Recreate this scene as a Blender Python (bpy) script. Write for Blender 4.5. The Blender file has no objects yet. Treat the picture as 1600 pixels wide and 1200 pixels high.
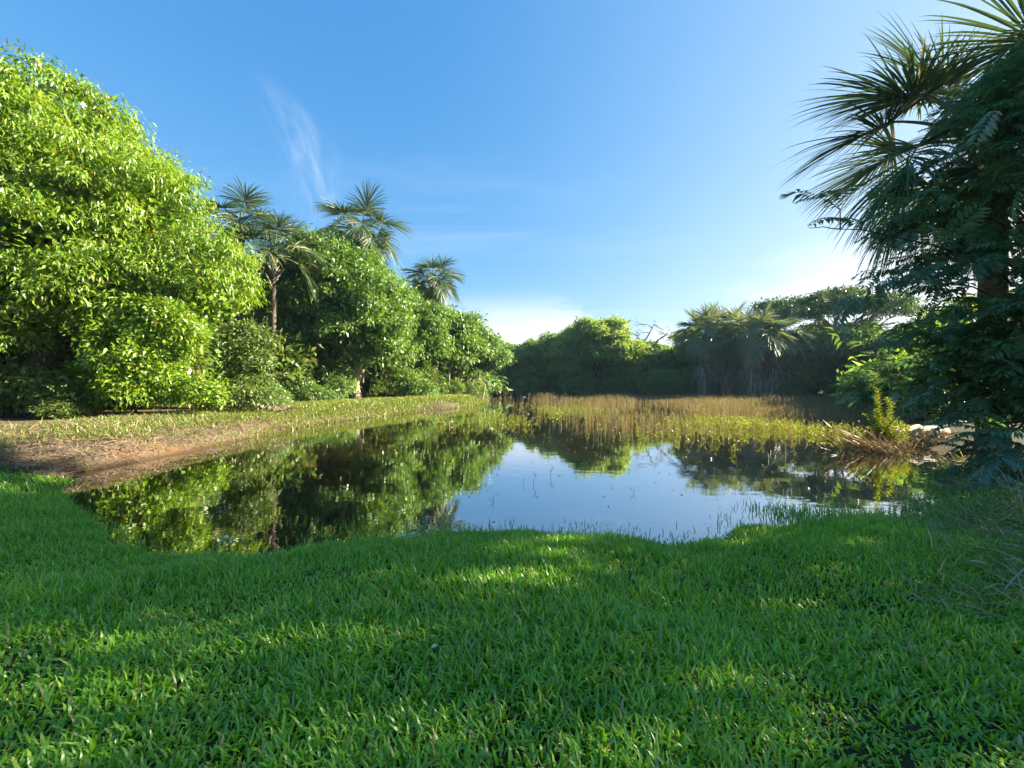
import bpy, math, random
import numpy as np
from mathutils import Vector, Matrix

# ------------------------------------------------------------------ camera, sky, sun, exposure
SC = bpy.context.scene
COL = SC.collection
R = math.radians
CAM_Z = 2.0
cam_d = bpy.data.cameras.new('camera')
cam = bpy.data.objects.new('camera', cam_d)
COL.objects.link(cam)
cam.location = (0, 0, CAM_Z)
cam.rotation_euler = (R(90), 0, 0)
cam_d.sensor_width = 36
cam_d.lens = 14.63
cam_d.clip_start = 0.05
cam_d.clip_end = 3000
SC.camera = cam

SUN_AZ, SUN_EL = 79.0, 24.0            # azimuth clockwise from +Y (view direction)
SUN = Vector((math.sin(R(SUN_AZ)) * math.cos(R(SUN_EL)), math.cos(R(SUN_AZ)) * math.cos(R(SUN_EL)), math.sin(R(SUN_EL))))
sun_d = bpy.data.lights.new('sun', 'SUN')
sun_d.energy = 5.0
sun_d.angle = R(0.53)
sun_d.color = (1.0, 0.86, 0.62)
sun = bpy.data.objects.new('sun', sun_d)
COL.objects.link(sun)
sun.rotation_euler = SUN.to_track_quat('Z', 'Y').to_euler()
sun.location = SUN * 100

SC.view_settings.view_transform = 'Standard'
SC.view_settings.look = 'None'
SC.view_settings.exposure = 2.35
SC.view_settings.gamma = 1.0
SC.view_settings.use_curve_mapping = False
SC.render.engine = 'CYCLES'
cy = SC.cycles
cy.use_denoising = True
cy.max_bounces = 7
cy.diffuse_bounces = 4
cy.glossy_bounces = 3
cy.transmission_bounces = 4
cy.transparent_max_bounces = 4
cy.volume_bounces = 1
cy.caustics_reflective = False
cy.caustics_refractive = False
cy.use_adaptive_sampling = True
cy.adaptive_threshold = 0.015


class NT:
    """small helper for node trees"""
    def __init__(self, tree):
        self.t = tree
        tree.nodes.clear()

    def n(self, typ, props=None, **inp):
        nd = self.t.nodes.new(typ)
        for k, v in (props or {}).items():
            setattr(nd, k, v)
        for k, v in inp.items():
            key = int(k[1:]) if k[0] == '_' and k[1:].isdigit() else k.replace('_', ' ')
            s = nd.inputs[key]
            if isinstance(v, bpy.types.NodeSocket):
                self.t.links.new(v, s)
            elif isinstance(v, bpy.types.Node):
                self.t.links.new(v.outputs[0], s)
            else:
                s.default_value = v
        return nd

    def math(self, op, a, b=0.0, c=0.0, clamp=False):
        nd = self.n('ShaderNodeMath', {'operation': op, 'use_clamp': clamp}, _0=a, _1=b, _2=c)
        return nd.outputs[0]

    def vmath(self, op, a, b=(0, 0, 0)):
        nd = self.n('ShaderNodeVectorMath', {'operation': op}, _0=a, _1=b)
        return nd.outputs['Value'] if op in ('DOT_PRODUCT', 'LENGTH') else nd.outputs[0]

    def sstep(self, x, a, b, lo=0.0, hi=1.0):
        nd = self.n('ShaderNodeMapRange', {'interpolation_type': 'SMOOTHSTEP'}, Value=x, From_Min=a, From_Max=b, To_Min=lo, To_Max=hi)
        return nd.outputs[0]

    def mix(self, f, a, b, blend='MIX'):
        nd = self.t.nodes.new('ShaderNodeMix')
        nd.data_type = 'RGBA'
        nd.blend_type = blend
        for i, v in ((0, f), (6, a), (7, b)):
            if isinstance(v, bpy.types.NodeSocket):
                self.t.links.new(v, nd.inputs[i])
            else:
                nd.inputs[i].default_value = (*v, 1.0) if i and len(v) == 3 else v
        return nd.outputs[2]

    def noise(self, vec, scale, detail=3.0, rough=0.55, dist=0.0):
        return self.n('ShaderNodeTexNoise', Vector=vec, Scale=scale, Detail=detail, Roughness=rough, Distortion=dist).outputs['Fac']


def dirv(az, el):
    return (math.sin(R(az)) * math.cos(R(el)), math.cos(R(az)) * math.cos(R(el)), math.sin(R(el)))


def build_world():
    w = bpy.data.worlds.new('World')
    SC.world = w
    w.use_nodes = True
    t = NT(w.node_tree)
    sky = t.n('ShaderNodeTexSky', {'sky_type': 'NISHITA', 'sun_disc': False, 'sun_elevation': R(SUN_EL), 'sun_rotation': R(SUN_AZ),
                                   'altitude': 200.0, 'air_density': 1.0, 'dust_density': 0.4, 'ozone_density': 3.0})
    g = t.n('ShaderNodeTexCoord').outputs['Generated']
    sep = t.n('ShaderNodeSeparateXYZ', Vector=g)
    z = sep.outputs['Z']
    zz = t.math('ADD', t.math('MAXIMUM', z, 0.0), 0.10)
    # clouds lie on a flat layer: project the view direction onto it
    px = t.math('DIVIDE', sep.outputs['X'], zz)
    py = t.math('DIVIDE', sep.outputs['Y'], zz)
    flat = t.n('ShaderNodeCombineXYZ', X=px, Y=py, Z=0.0).outputs[0]
    # low cumulus near the horizon, all the way round
    sq = t.n('ShaderNodeCombineXYZ', X=sep.outputs['X'], Y=sep.outputs['Y'], Z=t.math('MULTIPLY', z, 2.6)).outputs[0]
    n1 = t.noise(sq, 3.1, 6.0, 0.55, 0.15)
    band = t.sstep(z, 0.09, 0.235, 1.0, 0.0)
    cum = t.math('MULTIPLY', t.sstep(n1, 0.48, 0.61), band)
    # bank of white cloud behind the far wood
    dB = t.vmath('DOT_PRODUCT', g, dirv(1.0, 5.5))
    nb = t.noise(sq, 9.0, 6.0, 0.6, 0.3)
    bank = t.math('MULTIPLY', t.sstep(t.math('ADD', dB, t.math('MULTIPLY', t.math('SUBTRACT', nb, 0.5), 0.022)), 0.988, 0.9985), t.sstep(z, 0.10, 0.20, 1.0, 0.0))
    dC = t.vmath('DOT_PRODUCT', g, dirv(47.0, 9.0))
    bank2 = t.math('MULTIPLY', t.sstep(t.math('ADD', dC, t.math('MULTIPLY', t.math('SUBTRACT', nb, 0.5), 0.05)), 0.955, 1.0), t.sstep(z, 0.16, 0.30, 1.0, 0.0))
    bank = t.math('MAXIMUM', bank, bank2)
    # thin cirrus everywhere, faint
    rot = t.n('ShaderNodeMapping', Vector=flat, Rotation=(0, 0, R(-35)), Scale=(0.28, 1.3, 1.0)).outputs[0]
    n2 = t.noise(rot, 1.2, 6.0, 0.62, 0.8)
    cir = t.sstep(n2, 0.50, 0.82, 0.0, 0.20)
    # one clear wisp, left of centre
    c = Vector(dirv(-25.5, 25.0))
    u = Vector((math.cos(R(-25.5)), -math.sin(R(-25.5)), 0)).normalized()
    v = c.cross(u) * -1
    du = t.vmath('DOT_PRODUCT', g, tuple(u))
    dv = t.vmath('DOT_PRODUCT', g, tuple(v))
    dc = t.vmath('DOT_PRODUCT', g, tuple(c))
    bend = t.math('MULTIPLY', t.math('MULTIPLY', dv, dv), 3.0)
    uu = t.math('ADD', t.math('ADD', du, t.math('MULTIPLY', dv, 0.22)), bend)
    wv = t.n('ShaderNodeCombineXYZ', X=t.math('MULTIPLY', uu, 9.0), Y=t.math('MULTIPLY', dv, 2.6), Z=0.3).outputs[0]
    n3 = t.noise(wv, 2.6, 6.0, 0.60, 0.6)
    m_u = t.sstep(t.math('ABSOLUTE', uu), 0.0, 0.075, 1.0, 0.0)
    m_v = t.sstep(t.math('ABSOLUTE', dv), 0.02, 0.15, 1.0, 0.0)
    front = t.sstep(dc, 0.8, 0.9)
    wisp = t.math('MULTIPLY', t.math('MULTIPLY', t.math('MULTIPLY', m_u, m_v), front), t.sstep(n3, 0.32, 0.85, 0.0, 0.44))
    # sun glare in the thin cloud round the (hidden) sun
    ds = t.vmath('DOT_PRODUCT', g, tuple(SUN))
    glow = t.math('POWER', t.math('MAXIMUM', ds, 0.0), 3.0)
    veil = t.math('ADD', t.math('MULTIPLY', glow, 0.30), t.math('MULTIPLY', t.math('POWER', 2.718, t.math('MULTIPLY', z, -5.5)), t.math('ADD', 0.22, t.math('MULTIPLY', glow, 1.9))))
    fac = t.math('MAXIMUM', t.math('MAXIMUM', cum, bank), t.math('MAXIMUM', cir, wisp))
    ch = t.n('ShaderNodeSeparateColor', Color=sky.outputs[0])
    ch = [t.math('MULTIPLY', t.math('POWER', ch.outputs[i], SKY_GAMMA[i]), SKY_TINT[i]) for i in range(3)]
    skyc = t.n('ShaderNodeCombineColor', _0=ch[0], _1=ch[1], _2=ch[2]).outputs[0]
    skyc = t.mix(t.math('MINIMUM', veil, 1.0), skyc, VEIL)
    out = t.mix(t.math('MINIMUM', fac, 0.93), skyc, CLOUD)
    bg = t.n('ShaderNodeBackground', Color=out, Strength=SKY_STR)
    t.n('ShaderNodeOutputWorld', Surface=bg.outputs[0])


SKY_STR = 0.0825
SKY_TINT = (0.33, 0.75, 1.36)
SKY_GAMMA = (1.1, 0.62, 0.40)
CLOUD = (3.0, 3.15, 3.3)
VEIL = (2.9, 3.15, 3.4)
build_world()


# ------------------------------------------------------------------ materials
def new_mat(name):
    m = bpy.data.materials.new(name)
    m.use_nodes = True
    return m, NT(m.node_tree)


def leaf_mat(name, c1, c2, c3=None, translucent=0.42, gloss=0.045, rough=0.45, tgain=1.35, dry=None, dry_amt=0.03, patch=0.7):
    """leaf colours differ leaf by leaf and branch by branch"""
    m, t = new_mat(name)
    geo = t.n('ShaderNodeNewGeometry')
    rnd = geo.outputs['Random Per Island']
    pos = t.n('ShaderNodeTexCoord').outputs['Object']
    nz = t.noise(pos, patch, 2.0)
    f = t.math('ADD', t.math('MULTIPLY', rnd, 0.6), t.math('MULTIPLY', t.math('SUBTRACT', nz, 0.3), 0.8), clamp=True)
    col = t.mix(f, c1, c2)
    if c3:
        col = t.mix(t.sstep(t.math('FRACT', t.math('MULTIPLY', rnd, 7.31)), 0.75, 1.0), col, c3)
    if dry:
        col = t.mix(t.math('LESS_THAN', t.math('FRACT', t.math('MULTIPLY', rnd, 17.7)), dry_amt), col, dry)
    dif = t.n('ShaderNodeBsdfDiffuse', Color=col)
    tc = t.mix(1.0, col, (tgain * 1.05, tgain, tgain * 0.55), 'MULTIPLY')
    tr = t.n('ShaderNodeBsdfTranslucent', Color=tc)
    mx = t.n('ShaderNodeMixShader', Fac=translucent, _1=dif.outputs[0], _2=tr.outputs[0])
    gl = t.n('ShaderNodeBsdfGlossy', Color=(0.9, 0.95, 1.0, 1), Roughness=rough)
    mx2 = t.n('ShaderNodeMixShader', Fac=gloss, _1=mx.outputs[0], _2=gl.outputs[0])
    t.n('ShaderNodeOutputMaterial', Surface=mx2.outputs[0])
    return m


def bark_mat(name, c1, c2, scale=3.0, stretch=0.25):
    m, t = new_mat(name)
    pos = t.n('ShaderNodeTexCoord').outputs['Object']
    mp = t.n('ShaderNodeMapping', Vector=pos, Scale=(1, 1, stretch)).outputs[0]
    n1 = t.noise(mp, scale * 3, 6, 0.65, 0.4)
    n2 = t.noise(pos, scale * 0.5, 3)
    col = t.mix(t.sstep(n1, 0.3, 0.7), c1, c2)
    col = t.mix(t.sstep(n2, 0.5, 0.75, 0, 0.6), col, tuple(0.55 * a + 0.05 for a in c2))
    bp = t.n('ShaderNodeBump', Strength=0.6, Distance=0.04, Height=n1)
    b = t.n('ShaderNodeBsdfPrincipled', Base_Color=col, Roughness=0.9, Normal=bp.outputs[0])
    b.inputs['Specular IOR Level'].default_value = 0.2
    t.n('ShaderNodeOutputMaterial', Surface=b.outputs[0])
    return m


M = {}
M['leaf_big'] = leaf_mat('big_tree_leaf', (0.10, 0.21, 0.008), (0.21, 0.34, 0.015), (0.31, 0.38, 0.025), 0.42, 0.045, dry=(0.30, 0.16, 0.04), dry_amt=0.012, patch=0.25)
M['leaf_mid'] = leaf_mat('mid_green_leaf', (0.077, 0.165, 0.020), (0.165, 0.297, 0.028), (0.187, 0.286, 0.066), 0.42, 0.05, patch=0.2)
M['leaf_dark'] = leaf_mat('dark_green_leaf', (0.083, 0.165, 0.030), (0.165, 0.297, 0.041), (0.231, 0.314, 0.083), 0.52, 0.05, patch=0.2)
M['leaf_umbrella'] = leaf_mat('umbrella_leaf', (0.06, 0.115, 0.03), (0.12, 0.20, 0.04), (0.16, 0.22, 0.07), 0.25, 0.05, patch=0.2)
M['leaf_far'] = leaf_mat('far_olive_leaf', (0.130, 0.221, 0.033), (0.260, 0.377, 0.052), (0.325, 0.364, 0.091), 0.55, 0.04, patch=0.15)
M['leaf_yellow'] = leaf_mat('yellow_green_leaf', (0.15, 0.22, 0.02), (0.27, 0.33, 0.03), (0.32, 0.30, 0.05), 0.45, 0.04, patch=0.4)
M['leaf_shrub'] = leaf_mat('shrub_leaf', (0.06, 0.12, 0.02), (0.14, 0.21, 0.03), (0.17, 0.21, 0.06), 0.38, 0.03, dry=(0.25, 0.15, 0.06), dry_amt=0.04, patch=0.6)
M['leaf_compound'] = leaf_mat('compound_leaf', (0.055, 0.135, 0.062), (0.110, 0.235, 0.095), (0.18, 0.30, 0.09), 0.40, 0.07, 0.38, patch=0.5)
M['palm'] = leaf_mat('palm_blade', (0.052, 0.100, 0.034), (0.092, 0.160, 0.058), (0.150, 0.190, 0.100), 0.20, 0.05, 0.4, dry=(0.30, 0.22, 0.11), dry_amt=0.04, patch=0.3)
M['palm_marsh'] = leaf_mat('grey_palm_blade', (0.085, 0.140, 0.060), (0.150, 0.220, 0.100), (0.23, 0.27, 0.16), 0.33, 0.06, 0.4, dry=(0.32, 0.25, 0.15), dry_amt=0.07, patch=0.3)
M['palm_dead'] = leaf_mat('dead_palm_blade', (0.20, 0.14, 0.08), (0.33, 0.25, 0.15), (0.40, 0.33, 0.22), 0.25, 0.03, patch=0.5)
M['lawn'] = leaf_mat('lawn_blade', (0.11, 0.30, 0.018), (0.255, 0.53, 0.034), (0.40, 0.60, 0.06), 0.45, 0.04, 0.35, 1.3, dry=(0.42, 0.36, 0.18), dry_amt=0.04, patch=1.1)
M['bank_grass'] = leaf_mat('bank_grass_blade', (0.11, 0.19, 0.015), (0.20, 0.29, 0.03), (0.26, 0.26, 0.05), 0.40, 0.04, dry=(0.40, 0.30, 0.14), dry_amt=0.10, patch=0.6)
M['straw'] = leaf_mat('straw', (0.09, 0.07, 0.05), (0.36, 0.30, 0.225), (0.30, 0.17, 0.065), 0.10, 0.04, patch=1.2)
M['reed'] = leaf_mat('marsh_reed', (0.15, 0.10, 0.06), (0.27, 0.225, 0.11), (0.18, 0.205, 0.05), 0.32, 0.03, patch=0.35)
M['marsh_green'] = leaf_mat('marsh_herb', (0.142, 0.199, 0.019), (0.257, 0.294, 0.028), (0.285, 0.257, 0.048), 0.42, 0.04, patch=0.4)
M['dry_stem'] = leaf_mat('dry_stem', (0.13, 0.09, 0.06), (0.27, 0.195, 0.125), (0.36, 0.28, 0.19), 0.15, 0.04, patch=1.5)
M['long_grass'] = leaf_mat('long_grass_blade', (0.085, 0.145, 0.043), (0.178, 0.238, 0.076), (0.281, 0.264, 0.136), 0.33, 0.06, dry=(0.36, 0.30, 0.18), dry_amt=0.2, patch=1.0)
M['bark'] = bark_mat('grey_brown_bark', (0.06, 0.045, 0.03), (0.13, 0.10, 0.07))
M['bark_pale'] = bark_mat('pale_bark', (0.20, 0.16, 0.11), (0.40, 0.34, 0.25))
M['bark_palm'] = bark_mat('palm_bark', (0.07, 0.052, 0.038), (0.17, 0.13, 0.10), 2.0, 2.0)
M['bark_shaggy'] = bark_mat('shaggy_palm_stem', (0.06, 0.045, 0.03), (0.20, 0.155, 0.11), 4.0, 0.12)
M['petiole'] = bark_mat('palm_petiole', (0.13, 0.16, 0.06), (0.24, 0.24, 0.11), 2.0, 0.3)
M['petiole_dead'] = bark_mat('dead_petiole', (0.20, 0.16, 0.12), (0.38, 0.33, 0.27), 2.0, 0.3)
M['driftwood'] = bark_mat('bleached_wood', (0.38, 0.33, 0.27), (0.62, 0.57, 0.49), 4.0, 0.5)
M['twig'] = bark_mat('dark_twig', (0.05, 0.04, 0.03), (0.12, 0.09, 0.06), 6.0)


def water_mat():
    m, t = new_mat('pond_water')
    pos = t.n('ShaderNodeTexCoord').outputs['Object']
    n1 = t.noise(t.n('ShaderNodeMapping', Vector=pos, Scale=(1.0, 1.7, 1)).outputs[0], 1.6, 3.0, 0.5)
    n2 = t.noise(pos, 7.0, 2.0, 0.5)
    calm = t.sstep(t.noise(pos, 0.16, 2.0), 0.35, 0.7, 0.35, 1.0)
    h = t.math('MULTIPLY', t.math('ADD', n1, t.math('MULTIPLY', n2, 0.16)), calm)
    bp = t.n('ShaderNodeBump', Strength=0.30, Distance=0.011, Height=h)
    fc = t.n('ShaderNodeLayerWeight', Blend=0.5, Normal=bp.outputs[0]).outputs['Facing']
    fr = t.math('MULTIPLY_ADD', t.math('POWER', fc, 2.1), 0.86, 0.12)
    gl = t.n('ShaderNodeBsdfGlossy', Color=(0.93, 0.96, 1.0, 1), Roughness=0.015, Normal=bp.outputs[0])
    silt = t.mix(t.noise(pos, 0.5, 3.0), (0.018, 0.014, 0.006), (0.034, 0.026, 0.010))
    df = t.n('ShaderNodeBsdfDiffuse', Color=silt)
    tp = t.n('ShaderNodeBsdfTransparent', Color=(0.55, 0.45, 0.22, 1))
    body = t.n('ShaderNodeMixShader', Fac=0.30, _1=df.outputs[0], _2=tp.outputs[0])
    mx = t.n('ShaderNodeMixShader', Fac=fr, _1=body.outputs[0], _2=gl.outputs[0])
    t.n('ShaderNodeOutputMaterial', Surface=mx.outputs[0])
    return m


M['water'] = water_mat()


def ground_mat():
    m, t = new_mat('earth')
    pos = t.n('ShaderNodeTexCoord').outputs['Object']
    zone = t.n('ShaderNodeAttribute', {'attribute_name': 'straw_zone'}).outputs['Fac']
    n1 = t.noise(pos, 2.2, 5.0, 0.6)
    n2 = t.noise(pos, 18.0, 5.0, 0.7)
    n3 = t.noise(pos, 0.55, 3.0)
    soil = t.mix(n1, (0.022, 0.030, 0.010), (0.045, 0.050, 0.018))
    straw = t.mix(t.sstep(n2, 0.3, 0.7), (0.07, 0.052, 0.034), (0.19, 0.145, 0.10))
    straw = t.mix(t.sstep(n3, 0.52, 0.72, 0, 0.6), straw, (0.20, 0.105, 0.05))
    straw = t.mix(t.sstep(n1, 0.56, 0.72, 0, 0.6), straw, (0.12, 0.15, 0.03))
    col = t.mix(zone, soil, straw)
    z = t.n('ShaderNodeSeparateXYZ', Vector=pos).outputs['Z']
    col = t.mix(t.sstep(t.math('ADD', z, t.math('MULTIPLY', n1, 0.08)), 0.05, 0.17, 1.0, 0.0), col, (0.075, 0.045, 0.022))
    bp = t.n('ShaderNodeBump', Strength=0.7, Distance=0.05, Height=t.math('ADD', n2, n1))
    b = t.n('ShaderNodeBsdfPrincipled', Base_Color=col, Roughness=0.95, Normal=bp.outputs[0])
    b.inputs['Specular IOR Level'].default_value = 0.15
    t.n('ShaderNodeOutputMaterial', Surface=b.outputs[0])
    return m


M['ground'] = ground_mat()

# ------------------------------------------------------------------ mesh helpers
rng = np.random.default_rng(11)


def mesh_np(name, V, F, mat=None, smooth=False):
    """V (n,3); F list of int arrays (m,k)"""
    me = bpy.data.meshes.new(name)
    V = np.asarray(V, np.float32)
    F = [np.asarray(f, np.int32) for f in F if len(f)]
    loops = np.concatenate([f.ravel() for f in F])
    tot = np.concatenate([np.full(len(f), f.shape[1], np.int32) for f in F])
    start = np.concatenate([[0], np.cumsum(tot)[:-1]]).astype(np.int32)
    me.vertices.add(len(V))
    me.vertices.foreach_set('co', V.ravel())
    me.loops.add(len(loops))
    me.loops.foreach_set('vertex_index', loops)
    me.polygons.add(len(tot))
    me.polygons.foreach_set('loop_start', start)
    me.polygons.foreach_set('loop_total', tot)
    if smooth:
        me.polygons.foreach_set('use_smooth', np.ones(len(tot), bool))
    me.update(calc_edges=True)
    if mat:
        me.materials.append(mat)
    return me


class Geo:
    def __init__(self):
        self.V, self.F, self.n = [], {}, 0

    def add(self, V, *Fs):
        V = np.asarray(V, np.float64).reshape(-1, 3)
        for f in Fs:
            f = np.asarray(f)
            self.F.setdefault(f.shape[1], []).append(f + self.n)
        self.V.append(V)
        self.n += len(V)

    def mesh(self, name, mat, smooth=False, origin=(0, 0, 0)):
        V = np.concatenate(self.V) - np.array(origin)
        return mesh_np(name, V, [np.concatenate(f) for f in self.F.values()], mat, smooth)

    def tube(self, pts, rad, k=7, cap=True):
        pts = np.asarray(pts, float)
        rad = np.broadcast_to(np.asarray(rad, float), (len(pts),))
        d = np.gradient(pts, axis=0)
        d /= np.linalg.norm(d, axis=1, keepdims=True) + 1e-9
        ref = np.array([0.31, 0.95, 0.05]) if abs(d[0][2]) > 0.6 else np.array([0.02, 0.05, 1.0])
        s = np.cross(d, ref)
        s /= np.linalg.norm(s, axis=1, keepdims=True) + 1e-9
        u = np.cross(s, d)
        a = np.linspace(0, 2 * np.pi, k, endpoint=False)
        V = pts[:, None] + rad[:, None, None] * (np.cos(a)[None, :, None] * s[:, None] + np.sin(a)[None, :, None] * u[:, None])
        m = len(pts)
        i = np.arange(m - 1)[:, None] * k
        j = np.arange(k)[None]
        j2 = (j + 1) % k
        q = np.stack([i + j, i + j2, i + k + j2, i + k + j], -1).reshape(-1, 4)
        V = V.reshape(-1, 3)
        if cap:
            V = np.vstack([V, pts[-1] + d[-1] * rad[-1] * 0.6])
            tip = len(V) - 1
            b = (m - 1) * k
            tri = np.stack([b + j[0], b + j2[0], np.full(k, tip)], -1)
            self.add(V, q, tri)
        else:
            self.add(V, q)


def unit(a):
    return a / (np.linalg.norm(a, axis=-1, keepdims=True) + 1e-9)


def scatter(tv, tf, pos, axis, nrm, scale, wscale=None):
    """copies of a template (x along axis, z along normal)"""
    X = unit(axis)
    Y = unit(np.cross(nrm, X))
    Z = np.cross(X, Y)
    B = np.stack([X, Y, Z], 1)                       # N,3(axis),3
    t = tv[None] * scale[:, None, None]
    if wscale is not None:
        t = t * np.stack([np.ones_like(wscale), wscale, np.ones_like(wscale)], -1)[:, None, :]
    V = np.einsum('nka,nab->nkb', t, B) + pos[:, None]
    N, k = len(pos), len(tv)
    off = (np.arange(N) * k)[:, None, None]
    return V.reshape(-1, 3), [(f[None] + off).reshape(-1, f.shape[1]) for f in tf]


# leaf templates
LANCE = (np.array([(0, 0, 0), (.42, .19, .05), (.42, 0, 0.0), (.42, -.19, .05), (1, 0, -.2)]),
         [np.array([(0, 2, 1), (0, 3, 2), (1, 2, 4), (2, 3, 4)])])
OVAL = (np.array([(0, 0, 0), (.45, .27, .04), (1, 0, -.12), (.45, -.27, .04)]), [np.array([(0, 3, 2, 1)])])
BLADE3 = (np.array([(0, .5, 0), (0, -.5, 0), (.40, .52, .10), (.40, -.52, .10), (.75, .36, .10), (.75, -.36, .10), (1, 0, .0)]),
          [np.array([(0, 1, 3, 2), (2, 3, 5, 4)]), np.array([(4, 5, 6)])])
BLADE2 = (np.array([(0, .5, 0), (0, -.5, 0), (.55, .45, .08), (.55, -.45, .08), (1, 0, -.02)]),
          [np.array([(0, 1, 3, 2)]), np.array([(2, 3, 4)])])


class Lump:
    """cheap smooth noise in 3-D (sum of sines), about -1..1"""
    def __init__(self, seed, freq, n=7):
        r = np.random.default_rng(seed)
        self.k = unit(r.normal(size=(n, 3))) * freq * r.uniform(0.6, 1.7, (n, 1))
        self.p = r.uniform(0, 6.28, n)

    def __call__(self, P):
        return np.sin(P @ self.k.T + self.p).sum(1) / math.sqrt(len(self.p)) / 1.1


def obj(name, me, parent=None, loc=(0, 0, 0)):
    o = bpy.data.objects.new(name, me)
    COL.objects.link(o)
    o.location = loc
    if parent is not None:
        o.parent = parent
    return o


def tag(o, label=None, cat=None, group=None, kind=None):
    for k, v in (('label', label), ('category', cat), ('group', group), ('kind', kind)):
        if v:
            o[k] = v
    return o


def thing(name, label, cat, loc, group=None):
    o = bpy.data.objects.new(name, None)
    o.empty_display_size = 0.3
    COL.objects.link(o)
    o.location = loc
    return tag(o, label, cat, group)


def copy_tree(o, parent=None):
    c = o.copy()
    COL.objects.link(c)
    c.parent = parent
    for ch in o.children:
        copy_tree(ch, c)
    return c


# ------------------------------------------------------------------ terrain
POND = np.array([(-9.9, 9.3), (-8.2, 7.5), (-6.1, 5.9), (-4.9, 5.15), (-3.92, 4.8), (-2.84, 4.66), (-1.97, 5.25), (-.87, 5.62), (.83, 5.42), (1.92, 4.98),
                 (2.7, 5.35), (4.15, 6.1), (5.9, 6.0), (7.6, 6.7), (9.4, 8.2), (11.0, 10.0), (12.6, 12.6), (15.2, 15.2), (19, 19.5), (26, 26), (36, 34), (46, 43),
                 (48, 52), (40, 60), (30, 66), (18, 70), (8, 73), (0, 75), (-7, 72), (-8, 60), (-5.5, 50), (-2.7, 43.0), (-2.6, 40.4), (-4.7, 33.5), (-7.7, 27.0),
                 (-9.6, 20.5), (-9.7, 14.5), (-9.4, 11.5)])


def sdist(x, y):
    """signed distance to the shoreline, positive on land"""
    P = np.stack([x, y], -1)
    A, B = POND, np.roll(POND, -1, 0)
    best = np.full(len(P), 1e9)
    inside = np.zeros(len(P), bool)
    for a, b in zip(A, B):
        ab = b - a
        t = np.clip(((P - a) @ ab) / (ab @ ab), 0, 1)
        best = np.minimum(best, np.linalg.norm(P - a - t[:, None] * ab, axis=1))
        c = (a[1] > P[:, 1]) != (b[1] > P[:, 1])
        xi = a[0] + (P[:, 1] - a[1]) * (b[0] - a[0]) / (b[1] - a[1] + 1e-12)
        inside ^= c & (P[:, 0] < xi)
    return np.where(inside, -best, best)


def ss(a, b, x):
    t = np.clip((x - a) / (b - a), 0, 1)
    return t * t * (3 - 2 * t)


LA, LB, LC = Lump(3, 2.4), Lump(4, 0.45), Lump(5, 6.0)


def bank_mask(x, y):
    return ss(-6.0, -8.2, x + 0.0 * y) * ss(8.0, 9.5, y - 0.12 * (x + 9)) + ss(30, 36, y) * ss(2, -2, x) * (1 - ss(-6.0, -8.2, x))


def shore(x, y):
    P = np.stack([x, y, 0 * x], -1)
    return sdist(x, y) + 0.10 * LA(P) + 0.05 * LC(P)


def height(x, y):
    x = np.asarray(x, float).ravel()
    y = np.asarray(y, float).ravel()
    P = np.stack([x, y, 0 * x], -1)
    s = shore(x, y)
    m = np.clip(bank_mask(x, y), 0, 1)
    H = 0.42 + 0.36 * m
    w = 1.7 - 0.75 * m
    up = H * (1 - np.exp(-np.maximum(s, 0) / w)) + 0.02 * LA(P * 0.8) * ss(0.2, 1.2, s) + 0.08 * LB(P) * ss(6, 14, s)
    dn = np.maximum(-1.0, s * 0.22)
    return np.where(s > 0, up, dn)


def build_ground():
    n = 330
    t = np.linspace(-1, 1, n)
    a = 9.0
    g = a * np.sinh(t * np.arcsinh(480 / a))
    X, Y = np.meshgrid(g, g + 9.0, indexing='xy')
    x, y = X.ravel(), Y.ravel()
    z = height(x, y)
    i = np.arange(n - 1)
    I, J = np.meshgrid(i, i, indexing='ij')
    q = np.stack([I * n + J, I * n + J + 1, (I + 1) * n + J + 1, (I + 1) * n + J], -1).reshape(-1, 4)
    me = mesh_np('ground', np.stack([x, y, z], -1), [q], M['ground'], True)
    at = me.attributes.new('straw_zone', 'FLOAT', 'POINT')
    zone = np.clip(bank_mask(x, y), 0, 1) * ss(60, 40, y)
    at.data.foreach_set('value', zone.astype(np.float32))
    tag(obj('ground', me), 'dark earth and straw covered bank around the pond', 'ground', kind='structure')


build_ground()
wv = np.array([(-30, 0.5, 0), (70, 0.5, 0), (70, 95, 0), (-30, 95, 0)], float)
tag(obj('water', mesh_np('water', wv, [np.array([(0, 1, 2, 3)])], M['water'])), 'still brown pond water mirroring trees and sky', 'water', kind='structure')


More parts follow.
